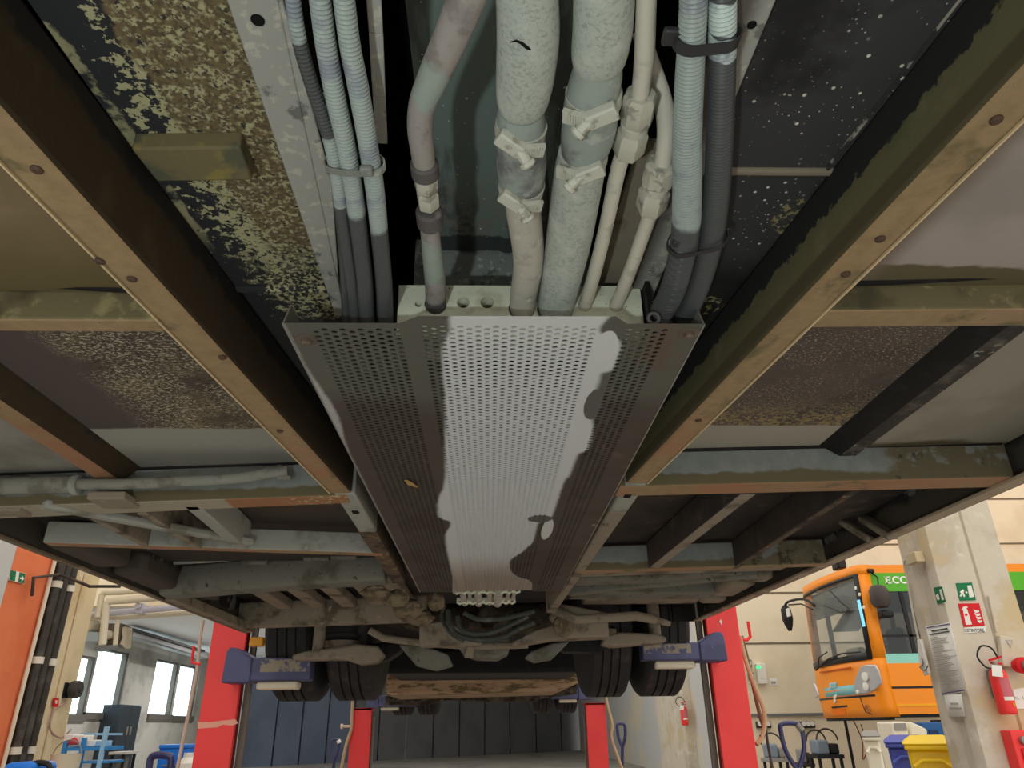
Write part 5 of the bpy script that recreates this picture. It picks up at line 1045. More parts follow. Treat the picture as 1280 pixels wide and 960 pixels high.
# small box with cable at the pillar's upper left, pipe down the edge, white cable box
ib = thing('junction_box', 'small beige box with short tube high on the left edge of the big pillar', 'box', ax(1150, 700, XS)); p, q2 = ax(1141, 694, XS), ax(1157, 702, XS)
b = B(); b.box(XS - .09, XS + .004, q2.y, p.y, q2.z, p.z); b.build('body', m_conc, ib, bevel=.008)
b = B(); p = ax(1150, 703, XS); b.box(XS - .07, XS - .01, p.y - .06, p.y + .04, p.z - .02, p.z + .012); b.build('bracket', m_conc, ib, bevel=.004)
b = B(); b.tube(spline([tuple(ax(px, py, XS - .015)) for px, py in ((1141, 697), (1133, 699), (1130, 706), (1134, 725), (1146, 790), (1158, 830), (1161, 843))], 5), .011, 8); tag(b.build('conduit_tube', m_conc), 'beige tube running down the left edge of the big pillar', 'tube')
p = ax(1152, 806, XS - .05); eb = thing('socket_box', 'white box with dangling cable on the left edge of the big pillar', 'box', p)
b = B(); b.prism([ax(px, py, XS - .06) for px, py in ((1146, 800), (1150, 799), (1160, 842), (1155, 845), (1148, 825))], (.03, 0, 0)); b.build('body', m_wht, eb, bevel=.006)
b = B(); b.tube(spline([tuple(ax(px, py, XS - .07)) for px, py in ((1152, 822), (1154, 830), (1150, 834), (1156, 838), (1160, 832))], 4), .006, 6); b.build('cable', m_ducts, eb)
# fire extinguisher on the pillar
def extinguisher(label, px, py, hpx, y, lean=0.0, tagp=True):
    c = ay(px, py, y); s = depth(c) / FPX; Hh = hpx * s; r = Hh * .155; z0 = c.z - Hh / 2
    t = thing('fire_extinguisher', label, 'fire extinguisher', (c.x, y, z0)); x = c.x
    b = B(); b.lathe((x, y, z0), (0, 0, 1), [(0, r * .8), (.01, r * .95), (.02, r), (Hh * .68, r), (Hh * .76, r * .85), (Hh * .82, r * .35), (Hh * .88, r * .3)], 28); b.build('cylinder', m_red, t)
    b = B(); b.lathe((x, y, z0 + Hh * .86), (0, 0, 1), [(0, r * .38), (Hh * .06, r * .38), (Hh * .07, r * .2)], 16); b.build('valve', m_alu, t)
    b = B(); b.prism([(x - r * .5, y - .01, z0 + Hh * .93), (x + r * 1.0, y - .01, z0 + Hh * .99), (x + r * 1.1, y - .01, z0 + Hh * 1.03), (x - r * .5, y - .01, z0 + Hh * .97)], (0, .03, 0)); b.prism([(x - r * .4, y - .01, z0 + Hh * .89), (x + r * .9, y - .01, z0 + Hh * .87), (x + r * .9, y - .01, z0 + Hh * .90), (x - r * .4, y - .01, z0 + Hh * .92)], (0, .03, 0)); b.build('lever', m_sred, t)
    b = B(); b.tube(spline([(x + r * .5, y - .01, z0 + Hh * 1.0), (x - r * .1, y - .02, z0 + Hh * 1.17), (x - r * 1.4, y - .03, z0 + Hh * 1.2), (x - r * 2.2, y - .03, z0 + Hh * 1.02), (x - r * 1.6, y - .03, z0 + Hh * .84), (x - r * .9, y - .03, z0 + Hh * .8)], 6), r * .11, 8); b.build('hose', m_blk, t)
    b = B(); loops = [[(x + r * 1.01 * math.sin(a), y - r * 1.01 * math.cos(a), z0 + Hh * h_) for a in [(-.6 + 1.5 * k / 8) for k in range(9)]] for h_ in (.24, .62)]; b.loft(loops, close=False, cap=False); lb = b.build('label_band', mat('pale_red_label', (206, 110, 118), .7), t)
    b = B(); loops = [[(x + r * 1.015 * math.sin(a), y - r * 1.015 * math.cos(a), z0 + Hh * h_) for a in [(-.6 + 1.5 * k / 8) for k in range(9)]] for h_ in (.24, .30)]; b.loft(loops, close=False, cap=False); b.build('label_strip', m_paper, t)
    b = B(); b.lathe((x + r * .35, y - r * .93, z0 + Hh * .17), (.35, -.93, 0), [(0, r * .2), (.003, r * .2), (.003, 0)], 14); b.build('gauge_sticker', m_amber, t)
    if tagp: b = B(); b.prism([(x - r * 1.5, y - r * 1.2, z0 + Hh * .66), (x - r * .25, y - r * 1.25, z0 + Hh * .64), (x - r * .05, y - r * 1.25, z0 + Hh * .84), (x - r * 1.2, y - r * 1.2, z0 + Hh * .86)], (0, .003, 0)); b.build('inspection_tag', m_paper, t)
    b = B(); b.box(x - r * .5, x + r * .5, y + r * .8, y + r * 1.4, z0 + Hh * .3, z0 + Hh * .8); b.build('wall_bracket', m_ducts, t)
    return t
extinguisher('red fire extinguisher with white tag hung on the big pillar', 1251, 857, 66, YP - .125)
extinguisher('distant red fire extinguisher on the pillar far back beside the right lift column', 855, 892, 27, 20.45)
p = [ay(px, py, 20.58) for px, py in ((846, 832), (852, 832), (852, 842), (846, 842))]; b = B(); b.prism(p, (0, .01, 0)); o = tag(b.build('fire_sign', m_sred), 'small red sign high above the distant fire extinguisher', 'sign')
p = [ay(px, py, 20.575) for px, py in ((847.5, 834), (850.5, 834), (850.5, 840), (847.5, 840))]; b = B(); b.prism(p, (0, .004, 0)); b.build('pictogram', m_wht, o)
# box, siren, white number sign, red cabinet at the picture's right edge
p = ay(1259, 803, YP - .05); db = thing('distribution_box', 'grey beige box with triangle mark above the fire extinguisher', 'box', p)
b = B(); b.prism([ay(px, py, YP - .07) for px, py in ((1250, 794), (1268, 798), (1273, 836), (1254, 832))], (0, .055, 0)); b.build('body', m_conc, db, bevel=.008)
b = B(); b.prism([ay(px, py, YP - .075) for px, py in ((1257, 800), (1266, 800), (1263.5, 809.5))], (0, .004, 0)); tri = b.build('triangle_mark', m_ink, db); b = B(); b.prism([ay(px, py, YP - .078) for px, py in ((1259.3, 801.8), (1264, 801.8), (1262.7, 806.5))], (0, .004, 0)); b.build('triangle_centre', m_conc, db)
b = B(); b.cyl(ay(1246, 790, YP - .03), ay(1236, 745, YP - .03), .012, 10); b.build('supply_tube', m_conc, db)
p = ay(1276, 832, YP - .12); sr = thing('siren', 'red and silver siren beside the fire extinguisher at the picture edge', 'siren', p)
b = B(); b.lathe((p.x, YP - .078, p.z), (0, -1, 0), [(0, .06), (.05, .07), (.09, .07), (.10, .05)], 24); b.build('base', m_sred, sr)
b = B(); b.lathe((p.x + .02, YP - .17, p.z - .01), (0, -1, 0), [(0, .05), (.03, .06), (.05, .055), (.065, .03), (.065, 0)], 24); b.build('dome', m_alu, sr)
ns = quad_sign('number_plate', 'white plate with N. lettering behind the fire extinguisher', [(1266, 862), (1290, 858), (1297, 886), (1271, 886)], Yg, m_paper); text(ns, 'N. 1', 1268.5, 874.5, 4, Yg - .003, m_ink, 11)
p = ay(1262, 915, YP - .1); hc = thing('hydrant_cabinet', 'red fire hose cabinet low on the big pillar at the picture edge', 'cabinet', p)
b = B(); a, c = ay(1263, 913, YP - .16), ay(1320, 990, YP - .16); b.box(a.x, a.x + .5, YP - .15, YP - .012, a.z - .65, a.z); b.build('body', m_red, hc, bevel=.01)
b = B(); b.box(a.x + .05, a.x + .45, YP - .165, YP - .151, a.z - .6, a.z - .14); b.build('door', m_sred, hc, bevel=.006)
b = B(); b.lathe((a.x + .09, YP - .155, a.z - .08), (0, -1, 0), [(0, .035), (.03, .035), (.04, .02), (.04, 0)], 14); b.build('lock', m_alu, hc)

# ---- sockets and rails on the cream wall
Yq = YW - .002
def wbox(name, label, x0, y0, x1, y1, m, t=.1, cat='box'):
    a, c = ay(x0, y0, Yq), ay(x1, y1, Yq); th = thing(name, label, cat, ((a.x + c.x) / 2, Yq, c.z)); b = B(); b.box(a.x, c.x, Yq - t, Yq, c.z, a.z); b.build('housing', m, th, bevel=.01)
    b = B(); b.box(a.x + (c.x - a.x) * .2, c.x - (c.x - a.x) * .2, Yq - t - .01, Yq - t, c.z + (a.z - c.z) * .25, a.z - (a.z - c.z) * .25); b.build('cover_flap', m_wht, th); return th
wbox('power_socket', 'upper white socket on the cream wall beside the red column', 932, 825, 939, 834, m_ducts); wbox('power_socket', 'lower white socket on the cream wall beside the red column', 934, 841, 942, 850, m_ducts)
g = wbox('charger_box', 'white box with green light on the cream wall', 943, 830, 957, 855, m_wht, .16); p = ay(948, 834, Yq - .175); b = B(); b.box(p.x - .05, p.x + .05, Yq - .18, Yq - .165, p.z - .03, p.z + .03); b.build('indicator_light', emit('green_indicator', (60, 240, 150), 1.0), g)
s = wbox('wall_label', 'small white label on the cream wall left of the orange bus', 961, 848, 972, 857, m_paper, .01, 'label'); p = ay(964, 854.5, Yq - .022); b = B(); b.box(p.x, p.x + .12, Yq - .022, Yq - .020, p.z, p.z + .05); b.build('printed_line', m_ink, s)
b = B(); p = ay(945, 894, Yq - .02); b.box(5.3, 11, Yq - .05, Yq, p.z - .03, p.z + .03); tag(b.build('cable_duct', m_ducts), 'long grey cable rail low on the cream wall', 'cable duct')
for x0, lab in ((945, 'dark socket strip left under the cable rail'), (1000, 'dark socket strip right under the cable rail')):
    a, c = ay(x0, 902, Yq - .05), ay(x0 + 19, 910, Yq - .05); t = thing('socket_strip', lab, 'socket strip', (a.x, Yq, c.z)); b = B(); b.box(a.x, c.x, Yq - .08, Yq, c.z, a.z); b.build('strip', m_darkpipe, t)
    for k in range(3): b = B(); xx = a.x + (c.x - a.x) * (.2 + .3 * k); b.lathe((xx, Yq - .08, (a.z + c.z) / 2 + .02), (0, -1, 0), [(0, .05), (.03, .05), (.03, 0)], 12); b.build('socket', m_wht, t)
# ---- service carts by the cream wall
m_gcart = mat('grey_blue_cart', (132, 146, 160), .6); m_gtr = mat('grey_trim', (150, 146, 140), .6)
def cart(label, px0, px1, py, y, body, dark, loops):
    a, c = ay(px0, py, y), ay(px1, py, y); zt2 = a.z; t = thing('service_cart', label, 'cart', ((a.x + c.x) / 2, y, FZ))
    b = B(); b.box(a.x, c.x, y, y + .5, zt2 - .34, zt2 - .27); b.build('tray', dark, t, bevel=.01)
    b = B(); b.box(a.x + .05, a.x + (c.x - a.x) * .55, y + .05, y + .45, zt2 - .27, zt2); b.build('tank', body, t, bevel=.04)
    b = B(); b.box(a.x + (c.x - a.x) * .58, c.x - .05, y + .05, y + .4, zt2 - .27, zt2 - .07); b.build('pump', dark, t, bevel=.04)
    for x in (a.x + .06, c.x - .06):
        for yy in (y + .05, y + .45): b = B(); b.bar((x, yy, zt2 - .34), (x, yy, FZ + .12), .05, .05, (0, 1, 0)); b.build('leg', m_blk, t); b = B(); b.lathe((x - .025, yy, FZ + .07), (1, 0, 0), [(0, .07), (.05, .07)], 12); b.build('wheel', m_blk, t)
    for lx, lr in loops:
        x = a.x + (c.x - a.x) * lx; b = B(); b.torus((x, y + .2, zt2 - .02), (0, 1, 0), lr, .018, 18, 6, 0, PI, (-1, 0, 0)); b.build('hose_loop', m_darkpipe, t)
    return t
cart('low grey blue service cart with hose loops beside the blue hoop handle', 958, 985, 930, 16.6, m_gcart, m_gtr, ((.4, .22),)); cart('small pale service cart behind the blue hoop handle', 1000, 1016, 936, 16.8, m_gtr, m_darkpipe, ()); cart('dark service cart with wire loops beside the tripod stand', 1018, 1052, 925, 16.2, m_gcart, m_blk, ((.2, .2), (.62, .22)))
st_ = thing('tripod_stand', 'dark tripod stand with thin cables beside the white bin', 'stand', (ay(1056, 920, 16.5).x, 16.5, FZ)); p = ay(1056, 899, 16.5); p.y = 16.5
b = B(); b.cyl((p.x, 16.5, FZ + .3), (p.x, 16.5, p.z), .03, 10); b.build('mast', m_blk, st_)
for k in range(3): a = 2 * PI * k / 3; b = B(); b.cyl((p.x, 16.5, FZ + .45), (p.x + .3 * math.cos(a), 16.5 + .3 * math.sin(a), FZ), .02, 8); b.build('leg', m_blk, st_)
b = B(); b.bar((p.x - .18, 16.5, p.z), (p.x + .2, 16.5, p.z), .06, .03); b.build('crossbar', m_ducts, st_)
b = B(); b.tube(spline([(p.x + .15, 16.46, p.z), (p.x + .26, 16.46, p.z - .4), (p.x + .2, 16.46, p.z - .75), (p.x + .35, 16.46, p.z - .5), (p.x + .3, 16.46, p.z - .1)], 5), .012, 6); b.build('hanging_cable', mat('red_grey_cable', (170, 90, 80), .6), st_)
# ---- bins
def bin_(label, px0, px1, py, y, m, mlid, d=.6, H_=None):
    a, c = ay(px0, py, y), ay(px1, py, y); zt2 = a.z; w = c.x - a.x; t = thing('wheelie_bin', label, 'bin', ((a.x + c.x) / 2, y + d / 2, FZ)); i = w * .08
    b = B(); b.hexa([(a.x + i * 1.8, y + i, FZ + .06), (c.x - i * 1.8, y + i, FZ + .06), (c.x - i * 1.8, y + d - i, FZ + .06), (a.x + i * 1.8, y + d - i, FZ + .06), (a.x + i * .5, y + .03, zt2 - .09), (c.x - i * .5, y + .03, zt2 - .09), (c.x - i * .5, y + d, zt2 - .09), (a.x + i * .5, y + d, zt2 - .09)]); b.build('body', m, t, bevel=.03)
    b = B(); b.box(a.x, c.x, y - .03, y + d + .02, zt2 - .10, zt2 - .05); b.build('rim', m, t, bevel=.015)
    b = B(); b.loft([[(a.x - .01, y - .04 + 0 * k, zt2 - .055), (c.x + .01, y - .04, zt2 - .055), (c.x + .01, y - .03, zt2 - .02), (c.x - w * .15, y + d * .3, zt2 + .03), (a.x + w * .15, y + d * .3, zt2 + .03), (a.x - .01, y - .03, zt2 - .02)] if k == 0 else [(a.x - .01, y + d, zt2 - .055), (c.x + .01, y + d, zt2 - .055), (c.x + .01, y + d, zt2 - .02), (c.x - w * .15, y + d, zt2 + .03), (a.x + w * .15, y + d, zt2 + .03), (a.x - .01, y + d, zt2 - .02)] for k in (0, 1)], smooth=False); b.build('lid', mlid, t, bevel=.015)
    t.rotation_euler = (0, 0, -math.atan2(t.location.x, t.location.y))
    b = B(); b.tube([(a.x + w * .12, y - .035, zt2 - .25), (a.x + w * .3, y - .0, zt2 - .19), (c.x - w * .3, y - .0, zt2 - .19), (c.x - w * .12, y - .035, zt2 - .25)], .02, 8); b.build('front_rib', m, t)
    for x in (a.x + w * .15, c.x - w * .2): b = B(); b.lathe((x, y + d - .05, FZ + .1), (1, 0, 0), [(0, .1), (.05, .1)], 16); b.build('wheel', m_blk, t)
    return t
m_by = mat('yellow_bin_plastic', (246, 206, 10), .4, spec=.5); m_bb = mat('blue_bin_plastic', (70, 84, 176), .4, spec=.5); m_bw = mat('white_bin_plastic', (236, 228, 206), .5)
bin_('yellow wheelie bin against the big pillar', 1150, 1205, 924, 7.9, m_by, m_by, .55); bin_('blue wheelie bin left of the yellow bin', 1124, 1172, 923, 9.2, m_bb, m_bb, .6)
wb = bin_('white pedal bin with grey lid left of the blue bin', 1088, 1108, 916, 11.2, m_bw, m_gtr, .5)
a, c = ay(1114, 902, 12.0), ay(1138, 925, 12.0); cs = thing('diagnostic_console', 'white console with small grey screen under the orange bus', 'console', (a.x, 12, FZ))
b = B(); b.box(a.x, c.x, 12, 12.5, FZ + .1, a.z); b.build('cabinet', m_bw, cs, bevel=.03)
b = B(); p0, p1 = ay(1117, 904, 11.99), ay(1134, 913, 11.99); b.box(p0.x, p1.x, 11.985, 11.999, p1.z, p0.z); b.build('screen', m_gtr, cs, bevel=.004)
b = B(); b.prism([ay(1138, 902, 12), ay(1150, 907, 12), ay(1159, 912, 12), ay(1160, 922, 12), ay(1138, 922, 12)], (0, .4, 0)); b.build('side_table', m_bw, cs, bevel=.02)
a, c = ay(1152, 903, 13.0), ay(1174, 922, 13.0); bx = thing('blue_cabinet', 'dark teal blue cabinet under the orange bus behind the bins', 'cabinet', (a.x, 13, FZ)); b = B(); b.box(a.x, c.x + .3, 13, 13.5, FZ, a.z); b.build('body', mat('teal_blue', (42, 94, 150), .5), bx, bevel=.02)
b = B(); b.box(a.x + (c.x - a.x) * .35, c.x, 12.98, 13, FZ + .1, a.z - .12); b.build('door', mat('deep_blue', (28, 50, 96), .5), bx)

# ================================================================ ORANGE BUS ON ITS LIFT
YB0, XB0 = 13.5, 6.77
W_ = 2.64; XB1 = 15.0
ob = thing('bus', 'orange city bus with green ECO band raised behind the big pillar', 'bus', (9, 14.8, 0))
m_org = mat('orange_bus_paint', (255, 148, 6), .4, spec=.5); m_grn = mat('green_band', (92, 182, 46), .4); m_tq = mat('turquoise_stripe', (150, 220, 206), .4); m_tqd = mat('dull_turquoise_stripe', (136, 196, 200), .4); m_rubk = mat('black_window_surround', (28, 28, 30), .4); m_glass = glass('bus_glass', (150, 160, 156), .28); m_glassd = glass('dark_side_glass', (40, 50, 52), .72); m_int = mat('grey_bus_interior', (112, 110, 104), .7); m_lens = mat('silver_headlight', (206, 204, 204), .3, .5, spec=.6)
def zc_(py, px=1103): return ay(px, py, YB0).z
Z = dict(bot=zc_(896, 1112), low=zc_(860, 1106), wsb=zc_(822, 1098), wst=zc_(718, 1077), top=zc_(706, 1074))
plan = [(.24, 0), (.11, .01), (.04, .05), (.0, .14), (-.06, .6), (-.09, 1.0), (-.10, 1.32)]; plan = plan + [(x, W_ - y) for x, y in reversed(plan[:-1])]
def pl_at(z): k = max(0, z - Z['low']) * .035 + max(0, Z['low'] - z) * .10; return [V((XB0 + x + k, YB0 + y, z)) for x, y in plan]
def strip(name, z0, z1, m, i0=0, i1=None, n=4, off=0, parent=ob, t=.03):
    b = B(); i1 = len(plan) if i1 is None else i1; ls = []
    for k in range(n + 1):
        z = z0 + (z1 - z0) * k / n; ls.append([p + V((-off, -off * .3, 0)) for p in pl_at(z)[i0:i1]])
    b.loft(ls, cap=False, close=False, smooth=True); o = b.build(name, m, parent, recalc=False, sharp=50); md = o.modifiers.new('s', 'SOLIDIFY'); md.thickness = t; md.offset = 0; return o
strip('front_panel', Z['bot'], Z['wsb'], m_org, n=6); strip('roof_front', Z['wst'], Z['top'], m_org, n=2)
strip('windscreen', Z['wsb'], Z['wst'], m_glass, 2, len(plan) - 2, 4, t=.012)
strip('windscreen_surround', Z['wsb'] - .02, Z['wsb'] + .09, m_rubk, 2, len(plan) - 2, 1, .012); strip('windscreen_surround', Z['wst'] - .03, Z['wst'] + .02, m_rubk, 2, len(plan) - 2, 1, .012)
strip('windscreen_surround', Z['wsb'], Z['wst'], m_rubk, 2, 4, 3, .012); strip('corner_post', Z['wsb'], Z['wst'], m_org, 0, 3, 3, .004); strip('corner_post', Z['wsb'], Z['wst'], m_org, len(plan) - 3, len(plan), 3, .004)
zs0, zs1 = zc_(866, 1107), zc_(853, 1104); strip('front_stripe', zs0, zs1, m_tqd, 4, len(plan) - 4, 1, .017, t=.004); strip('front_gap', zs0 - .05, zs0 - .015, m_rubk, 3, len(plan) - 3, 1, .012, t=.01); strip('front_lip', Z['bot'] - .05, Z['bot'] + .03, m_blk, 1, len(plan) - 1, 1, -.04)
def sbox(name, xa, xb_, za, zb, m, t=.04, dy_=0): b = B(); b.box(xa, xb_, YB0 + dy_, YB0 + dy_ + t, za, zb); return b.build(name, m, ob)
def sz(py, px=1125): return ay(px, py, YB0).z
xs0 = XB0 + .23
sbox('side_panel', xs0, XB1, sz(893), sz(861), m_org); sbox('side_gap', xs0, XB1, sz(861), sz(858), m_rubk, .04, .01); sbox('side_panel', xs0, XB1, sz(858), sz(829), m_org); sbox('side_stripe', xs0, XB1, sz(829), sz(817), m_tq)
sbox('side_sill', xs0, XB1, sz(883), sz(880), mat('yellow_trim_line', (255, 176, 20), .4), .045, -.008); sbox('side_skirt_bottom', xs0, XB1, sz(897), sz(893), m_blk, .04, .05)
sbox('green_band', xs0 - .05, XB1, sz(739), sz(716), m_grn); sbox('roof_edge', xs0 - .05, XB1, sz(716), sz(706), m_org, .06)
sbox('window_pillar', xs0 - .04, xs0 + .05, sz(817), sz(739), m_org)
sbox('side_window', xs0 + .05, XB1, sz(817), sz(739), m_glassd, .012, .02); sbox('window_bar', xs0 + .05, XB1, sz(796), sz(793), m_rubk, .03, .005)
for x in (xs0 + .55, xs0 + 1.6, xs0 + 3.0, xs0 + 4.5, xs0 + 6.0): sbox('window_pillar', x, x + .07, sz(817), sz(739), m_rubk, .03, .005)
b = B(); b.box(XB0 + .3, XB1, YB0 + .03, YB0 + W_, Z['top'] - .06, Z['top']); b.build('roof', m_org, ob, bevel=.03)
b = B(); b.box(XB0 + .25, XB1, YB0 + .05, YB0 + W_ - .05, zc_(893, 1112), zc_(885, 1112)); b.build('underfloor', m_blk, ob)
b = B(); b.box(XB0 + .35, XB1, YB0 + .05, YB0 + W_ - .05, Z['low'] + .12, Z['low'] + .18); b.build('floor', m_int, ob)
b = B(); b.box(XB0 + .5, XB1, YB0 + W_ - .04, YB0 + W_, Z['bot'], Z['wsb'] + .02); b.box(XB0 + .5, XB1, YB0 + W_ - .04, YB0 + W_, Z['wst'] - .35, Z['top'] - .07)
for x in (XB0 + .5, XB0 + 1.5, XB0 + 1.9, XB0 + 3.6, XB0 + 5.4, XB1 - .1): b.box(x, x + .09, YB0 + W_ - .04, YB0 + W_, Z['wsb'], Z['wst'])
b.build('far_side_panel', m_int, ob)
b = B(); b.box(XB0 + .12, XB0 + .55, YB0 + .25, YB0 + W_ - .2, Z['wsb'] - .12, Z['wsb'] + .06); b.build('dashboard', m_blk, ob, bevel=.06)
b = B(); b.box(XB0 + .14, XB0 + .22, YB0 + .22, YB0 + W_ - .3, Z['wst'] - .52, Z['wst'] - .02); b.build('destination_display', mat('dark_display', (88, 82, 72), .6), ob, bevel=.02)
b = B(); b.bar((XB0 + .14, YB0 + .3, Z['wst'] - .58), (XB0 + .7, YB0 + W_ - .4, Z['wst'] - .75), .5, .03); b.build('sun_blind', m_int, ob)
b = B(); b.box(XB0 + .75, XB0 + .9, YB0 + .3, YB0 + .8, Z['wsb'] - .1, Z['wsb'] + .55); b.box(XB0 + .55, XB0 + .9, YB0 + .3, YB0 + .8, Z['wsb'] - .2, Z['wsb'] - .05); b.build('driver_seat', m_blk, ob, bevel=.06)
b = B(); b.torus((XB0 + .5, YB0 + .62, Z['wsb'] + .12), (-.6, 0, .8), .2, .015, 24, 8); b.build('steering_wheel', m_blk, ob)
b = B(); b.lathe((XB0 + .10, YB0 + .75, Z['wsb'] + .14), (0, 1, 0), [(-.28, .02), (-.25, .09), (.2, .10), (.28, .02)], 16); b.build('dashboard_cowl', mat('grey_cowl', (150, 146, 134), .6), ob)
for y in (1.3, 1.75): b = B(); b.cyl((XB0 + .9, YB0 + y, Z['low'] + .15), (XB0 + .9, YB0 + y, Z['wst'] + .02), .03, 10); b.build('grab_pole', m_blk, ob)
b = B(); b.cyl((XB0 + .9, YB0 + 1.3, Z['wsb'] + .1), (XB0 + .9, YB0 + 2.0, Z['wsb'] + .1), .02, 8); b.build('grab_rail', m_blk, ob)
# wipers, headlights, fog lamp, emblem, plate recess, camera, mirrors
def fx(px, py, off=.12): return ax(px, py, XB0 - off)
b = B(); b.tube([fx(1020, 838), fx(1035, 824), fx(1052, 817), fx(1075, 815)], .015, 8); b.build('wiper', m_blk, ob)
b = B(); b.tube([fx(1022, 836, .15), fx(1024, 822, .15), fx(1034, 815, .15)], .012, 8); b.build('wiper', m_blk, ob)
b = B(); b.tube([fx(1037, 738), fx(1050, 752), fx(1062, 762), fx(1052, 766), fx(1030, 757)], .012, 8); b.build('wiring_loop', m_blk, ob)
hp = [(1077, 833), (1085, 830.5), (1096, 831), (1100, 838), (1104, 854), (1096, 862), (1086, 867), (1073, 868.5), (1069, 864), (1070, 850)]
b = B(); P3 = [fx(px, py, (1104 - px) / 35 * .085 - .03) for px, py in hp]; b.prism(P3, (-.04, -.012, 0)); hl = b.build('headlight', m_lens, ob, bevel=.02)
for px, py, r in ((1082, 846, .075), (1083, 858, .07), (1073, 865, .035)): b = B(); p = fx(px, py, (1104 - px) / 35 * .085 + .012); b.lathe((p.x - .0, p.y - .005, p.z), (-1, -.2, 0), [(0, r), (.03, r), (.035, r * .7), (.035, 0)], 18); b.build('lamp_bulb', m_wht, hl)
b = B(); b.prism([fx(px, py, .0) for px, py in ((1018, 853), (1021, 857), (1026, 869), (1022, 873))], (-.03, .03, 0)); b.build('headlight', m_lens, ob, bevel=.015)
b = B(); p = fx(1085, 886, .02); b.lathe((p.x + .03, p.y, p.z), (-1, -.1, 0), [(0, .075), (.05, .075), (.055, .05), (.04, .04), (.04, 0)], 18); b.build('fog_lamp', mat('orange_grey_lamp', (190, 120, 60), .4), ob)
b = B(); b.prism([fx(px, py, .10) for px, py in ((1042.5, 870), (1045.5, 868), (1047, 869), (1045.5, 872.5), (1044, 873.5), (1046, 875), (1044, 879), (1042.6, 878), (1043.5, 875.5), (1042.8, 873.5))], (-.015, 0, 0)); b.build('emblem', m_wht, ob)
b = B(); b.prism([fx(px, py, .105) for px, py in ((1037, 854), (1046.5, 852), (1046.5, 859), (1037.5, 861))], (-.015, 0, 0)); em = b.build('stripe_badge', mat('pale_badge', (196, 206, 206), .5), ob)
for k in range(3): b = B(); x = 1038.6 + k * 2.8; b.prism([fx(x, 855.3 - k * .5, .122), fx(x + 1.6, 855 - k * .5, .122), fx(x + 1.6, 858.6 - k * .5, .122), fx(x, 859 - k * .5, .122)], (-.004, 0, 0)); b.build('badge_mark', m_tqd, em)
b = B(); b.prism([fx(px, py, .065) for px, py in ((1039, 887), (1059, 885), (1058, 893.5), (1044, 894.5))], (-.02, 0, 0)); b.build('plate_recess', mat('deep_orange', (236, 116, 8), .4), ob, bevel=.004)
b = B(); b.bar(fx(1040, 884.5, .085), fx(1059, 882.5, .085), .02, .03); b.build('grille_slot', m_rubk, ob)
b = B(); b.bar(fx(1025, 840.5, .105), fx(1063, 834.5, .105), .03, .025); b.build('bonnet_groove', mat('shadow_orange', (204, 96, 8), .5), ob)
b = B(); b.tube([fx(1074, 869, .10), fx(1078, 880, .10), fx(1082, 890, .06), fx(1090, 893, .04)], .008, 6); b.build('panel_gap', m_rubk, ob)
b = B(); b.tube(spline([tuple(fx(px, py, .1)) for px, py in ((1018, 757), (1008, 750), (998, 749), (984, 753), (981, 760))], 5), .028, 10); mr = b.build('mirror_arm', m_blk, ob); b = B(); b.tube([fx(1016, 762, .1), fx(1002, 755, .1), (fx(986, 756, .1))], .015, 8); b.build('arm_brace', m_blk, mr)
b = B(); b.lathe(fx(981, 757, .1), fx(987, 785, .1) - fx(981, 757, .1), [(0, .05), (.08, .11), (.3, .12), (.42, .09), (.55, .04)], 14); b.build('mirror', m_blk, ob)
b = B(); p = fx(986, 766, .2); b.box(p.x - .03, p.x, p.y - .1, p.y + .06, p.z - .08, p.z + .09); b.build('mirror_glass', m_wht, mr)
c0 = ay(1097, 745, YB0 - .25); b = B(); b.lathe((c0.x + .02, c0.y, ay(1097, 760, YB0 - .25).z), (0.06, 0, 1), [(0, .03), (.02, .12), (.1, .165), (.3, .165), (.38, .12), (.41, .02)], 16); b.build('mirror', mat('dark_brown_mirror', (74, 66, 62), .5), ob)
b = B(); b.tube([ay(1098, 733, YB0 - .25), ay(1097, 722, YB0 - .1), ay(1090, 716, YB0)], .014, 8); b.build('mirror_arm', m_blk, ob)
b = B(); p = ay(1098, 762, YB0 - .2); b.box(p.x - .0, p.x + .22, YB0 - .3, YB0 - .1, p.z - .14, p.z - .02); b.build('mirror', m_blk, ob, bevel=.03)
b = B(); p, q2 = ay(1084, 711, YB0 - .03), ay(1093, 716, YB0 - .03); b.box(p.x, q2.x, YB0 - .05, YB0, q2.z, p.z); b.build('marker_lamp', m_blk, ob, bevel=.015)
b = B(); b.bar(fx(1073, 750, .13), fx(1080, 783, .13), .07, .02, (1, 0, 0)); b.build('tube_reflection', emit('cyan_reflected_tube', (120, 200, 240), .8), ob)  # painted reflection: glowing bar for a tube mirrored in the windscreen
for px, py in ((1070, 735), (1075, 743), (1080, 759)): b = B(); b.lathe(fx(px, py, .12), (-1, 0, 0), [(0, .03), (.02, .03), (.02, 0)], 10); b.build('screw_cap', m_wht, ob)
b = B(); p = ay(1049, 704, 14.6); b.box(p.x - .08, p.x + .1, 14.5, 14.8, p.z - .12, p.z + .10); b.lathe((p.x - .1, 14.6, p.z + .03), (-1, -.6, 0), [(0, .06), (.1, .07), (.1, 0)], 12); b.build('roof_camera', m_blk, ob, bevel=.03)
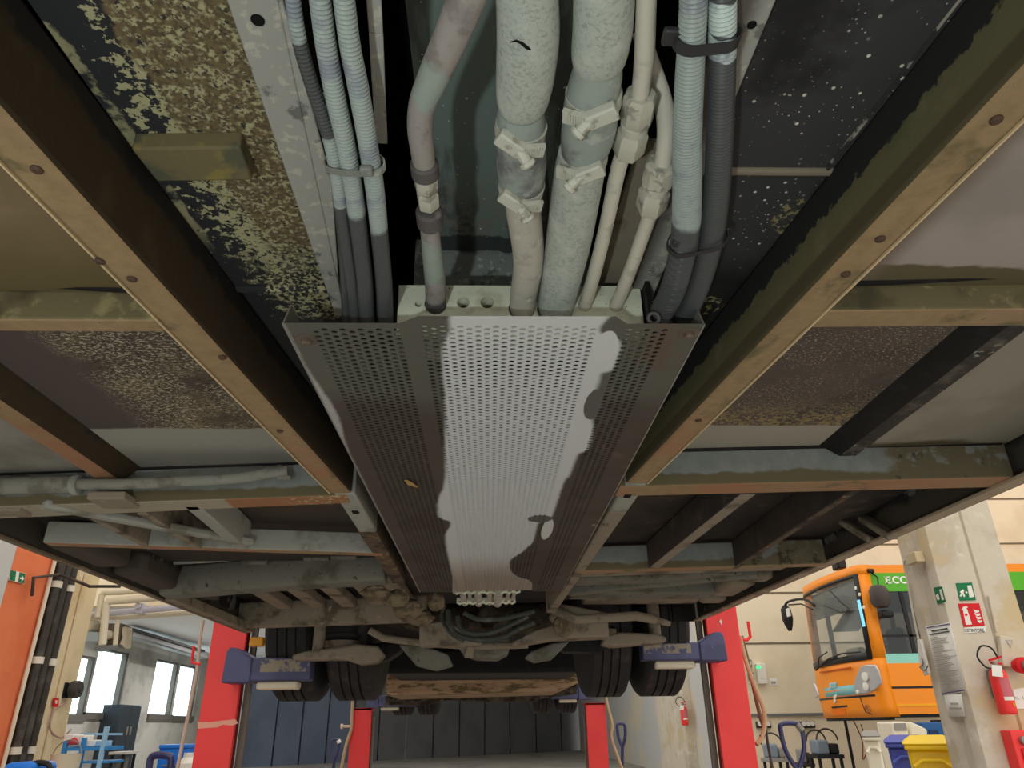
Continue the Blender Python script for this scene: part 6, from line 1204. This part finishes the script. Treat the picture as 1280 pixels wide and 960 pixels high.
# slab serif letters on the green band
m_let = mat('white_letters', (250, 250, 244), .5)
def poly_letter(name, polys, px, zb, hh, ww):
    b = B(); x0 = ay(px, 730, YB0).x
    for P in polys: b.prism([(x0 + u * ww, YB0 - .006, zb + v * hh) for u, v in P], (0, .005, 0))
    b.build(name, m_let, ob)
def arcp(cx, cy, rx, ry, t, a0, a1, n=14): o = [(cx + rx * math.cos(a0 + (a1 - a0) * k / n), cy + ry * math.sin(a0 + (a1 - a0) * k / n)) for k in range(n + 1)]; i_ = [(cx + (rx - t) * math.cos(a0 + (a1 - a0) * k / n), cy + (ry - t * .8) * math.sin(a0 + (a1 - a0) * k / n)) for k in range(n + 1)]; return [[o[k], o[k + 1], i_[k + 1], i_[k]] for k in range(n)]
zb_, hh = sz(729.5), sz(720.5) - sz(729.5)
ww = ay(1117, 725, YB0).x - ay(1107, 725, YB0).x
poly_letter('letter_e', [[(.1, 0), (.34, 0), (.34, 1), (.1, 1)], [(0, 0), (.9, 0), (.9, .14), (0, .14)], [(0, .86), (.86, .86), (.86, 1), (0, 1)], [(.3, .44), (.65, .44), (.65, .57), (.3, .57)], [(.8, 0), (.92, 0), (.92, .32), (.84, .32)], [(.78, .7), (.88, .7), (.88, 1), (.78, 1)], [(.6, .35), (.68, .35), (.68, .66), (.6, .66)]], 1107, zb_, hh, ww * .9)
poly_letter('letter_c', arcp(.5, .5, .5, .52, .22, .7, 2 * PI - .7) + [[(.78, .62), (.9, .62), (.9, 1), (.8, 1)]], 1116.3, zb_, hh, ww)
poly_letter('letter_o', arcp(.5, .5, .52, .52, .22, 0, 2 * PI, 22), 1126, zb_, hh, ww * 1.0)
# lift legs under the orange bus, hidden behind the bins
for x in (9.2, 13.4):
    t = thing('lift_column', 'blue lift post carrying the orange bus behind the bins' if x < 10 else 'second blue lift post under the orange bus beyond the big pillar', 'vehicle lift', (x, 13.2, FZ)); b = B(); b.box(x, x + .4, 13.05, 13.42, FZ, .9); b.build('post', m_blue, t, bevel=.01); b = B(); b.box(x - .3, x + .7, 13.35, 15.9, Z['bot'] - .16, Z['bot'] - .06); b.build('fork', m_blue, t, bevel=.01)
# ================================================================ LIGHT
W = bpy.data.worlds.new('workshop_daylight'); SC.world = W; W.use_nodes = True
W.node_tree.nodes['Background'].inputs[0].default_value = lin((255, 250, 243)); W.node_tree.nodes['Background'].inputs[1].default_value = 1.5
def lamp(name, loc, e, size, c=(1, 1, 1), kind='POINT'):
    l = bpy.data.lights.new(name, kind); l.energy = e; l.color = c; o = bpy.data.objects.new(name, l); COL.objects.link(o); o.location = loc
    if kind == 'POINT': l.shadow_soft_size = size
    return o
lamp('hand_lamp', (-0.30, -0.40, -0.50), 26.0, 0.025, (.90, 1.0, .98))
for yy in (18.5, 23.5):
    o = lamp('annex_fill_light', (-7.6, yy, 2.36), 130.0, 0, (1, .98, .94), 'AREA'); o.data.shape = 'RECTANGLE'; o.data.size = .2; o.data.size_y = 1.5  # added fill lights, brighten the dark annex walls and ceiling
SC.view_settings.view_transform = 'Standard'; SC.view_settings.look = 'None'; SC.view_settings.gamma = 1; SC.view_settings.use_curve_mapping = False
SC.view_settings.exposure = 0.0
SC.cycles.use_denoising = True
SC.cycles.max_bounces = 6; SC.cycles.diffuse_bounces = 4
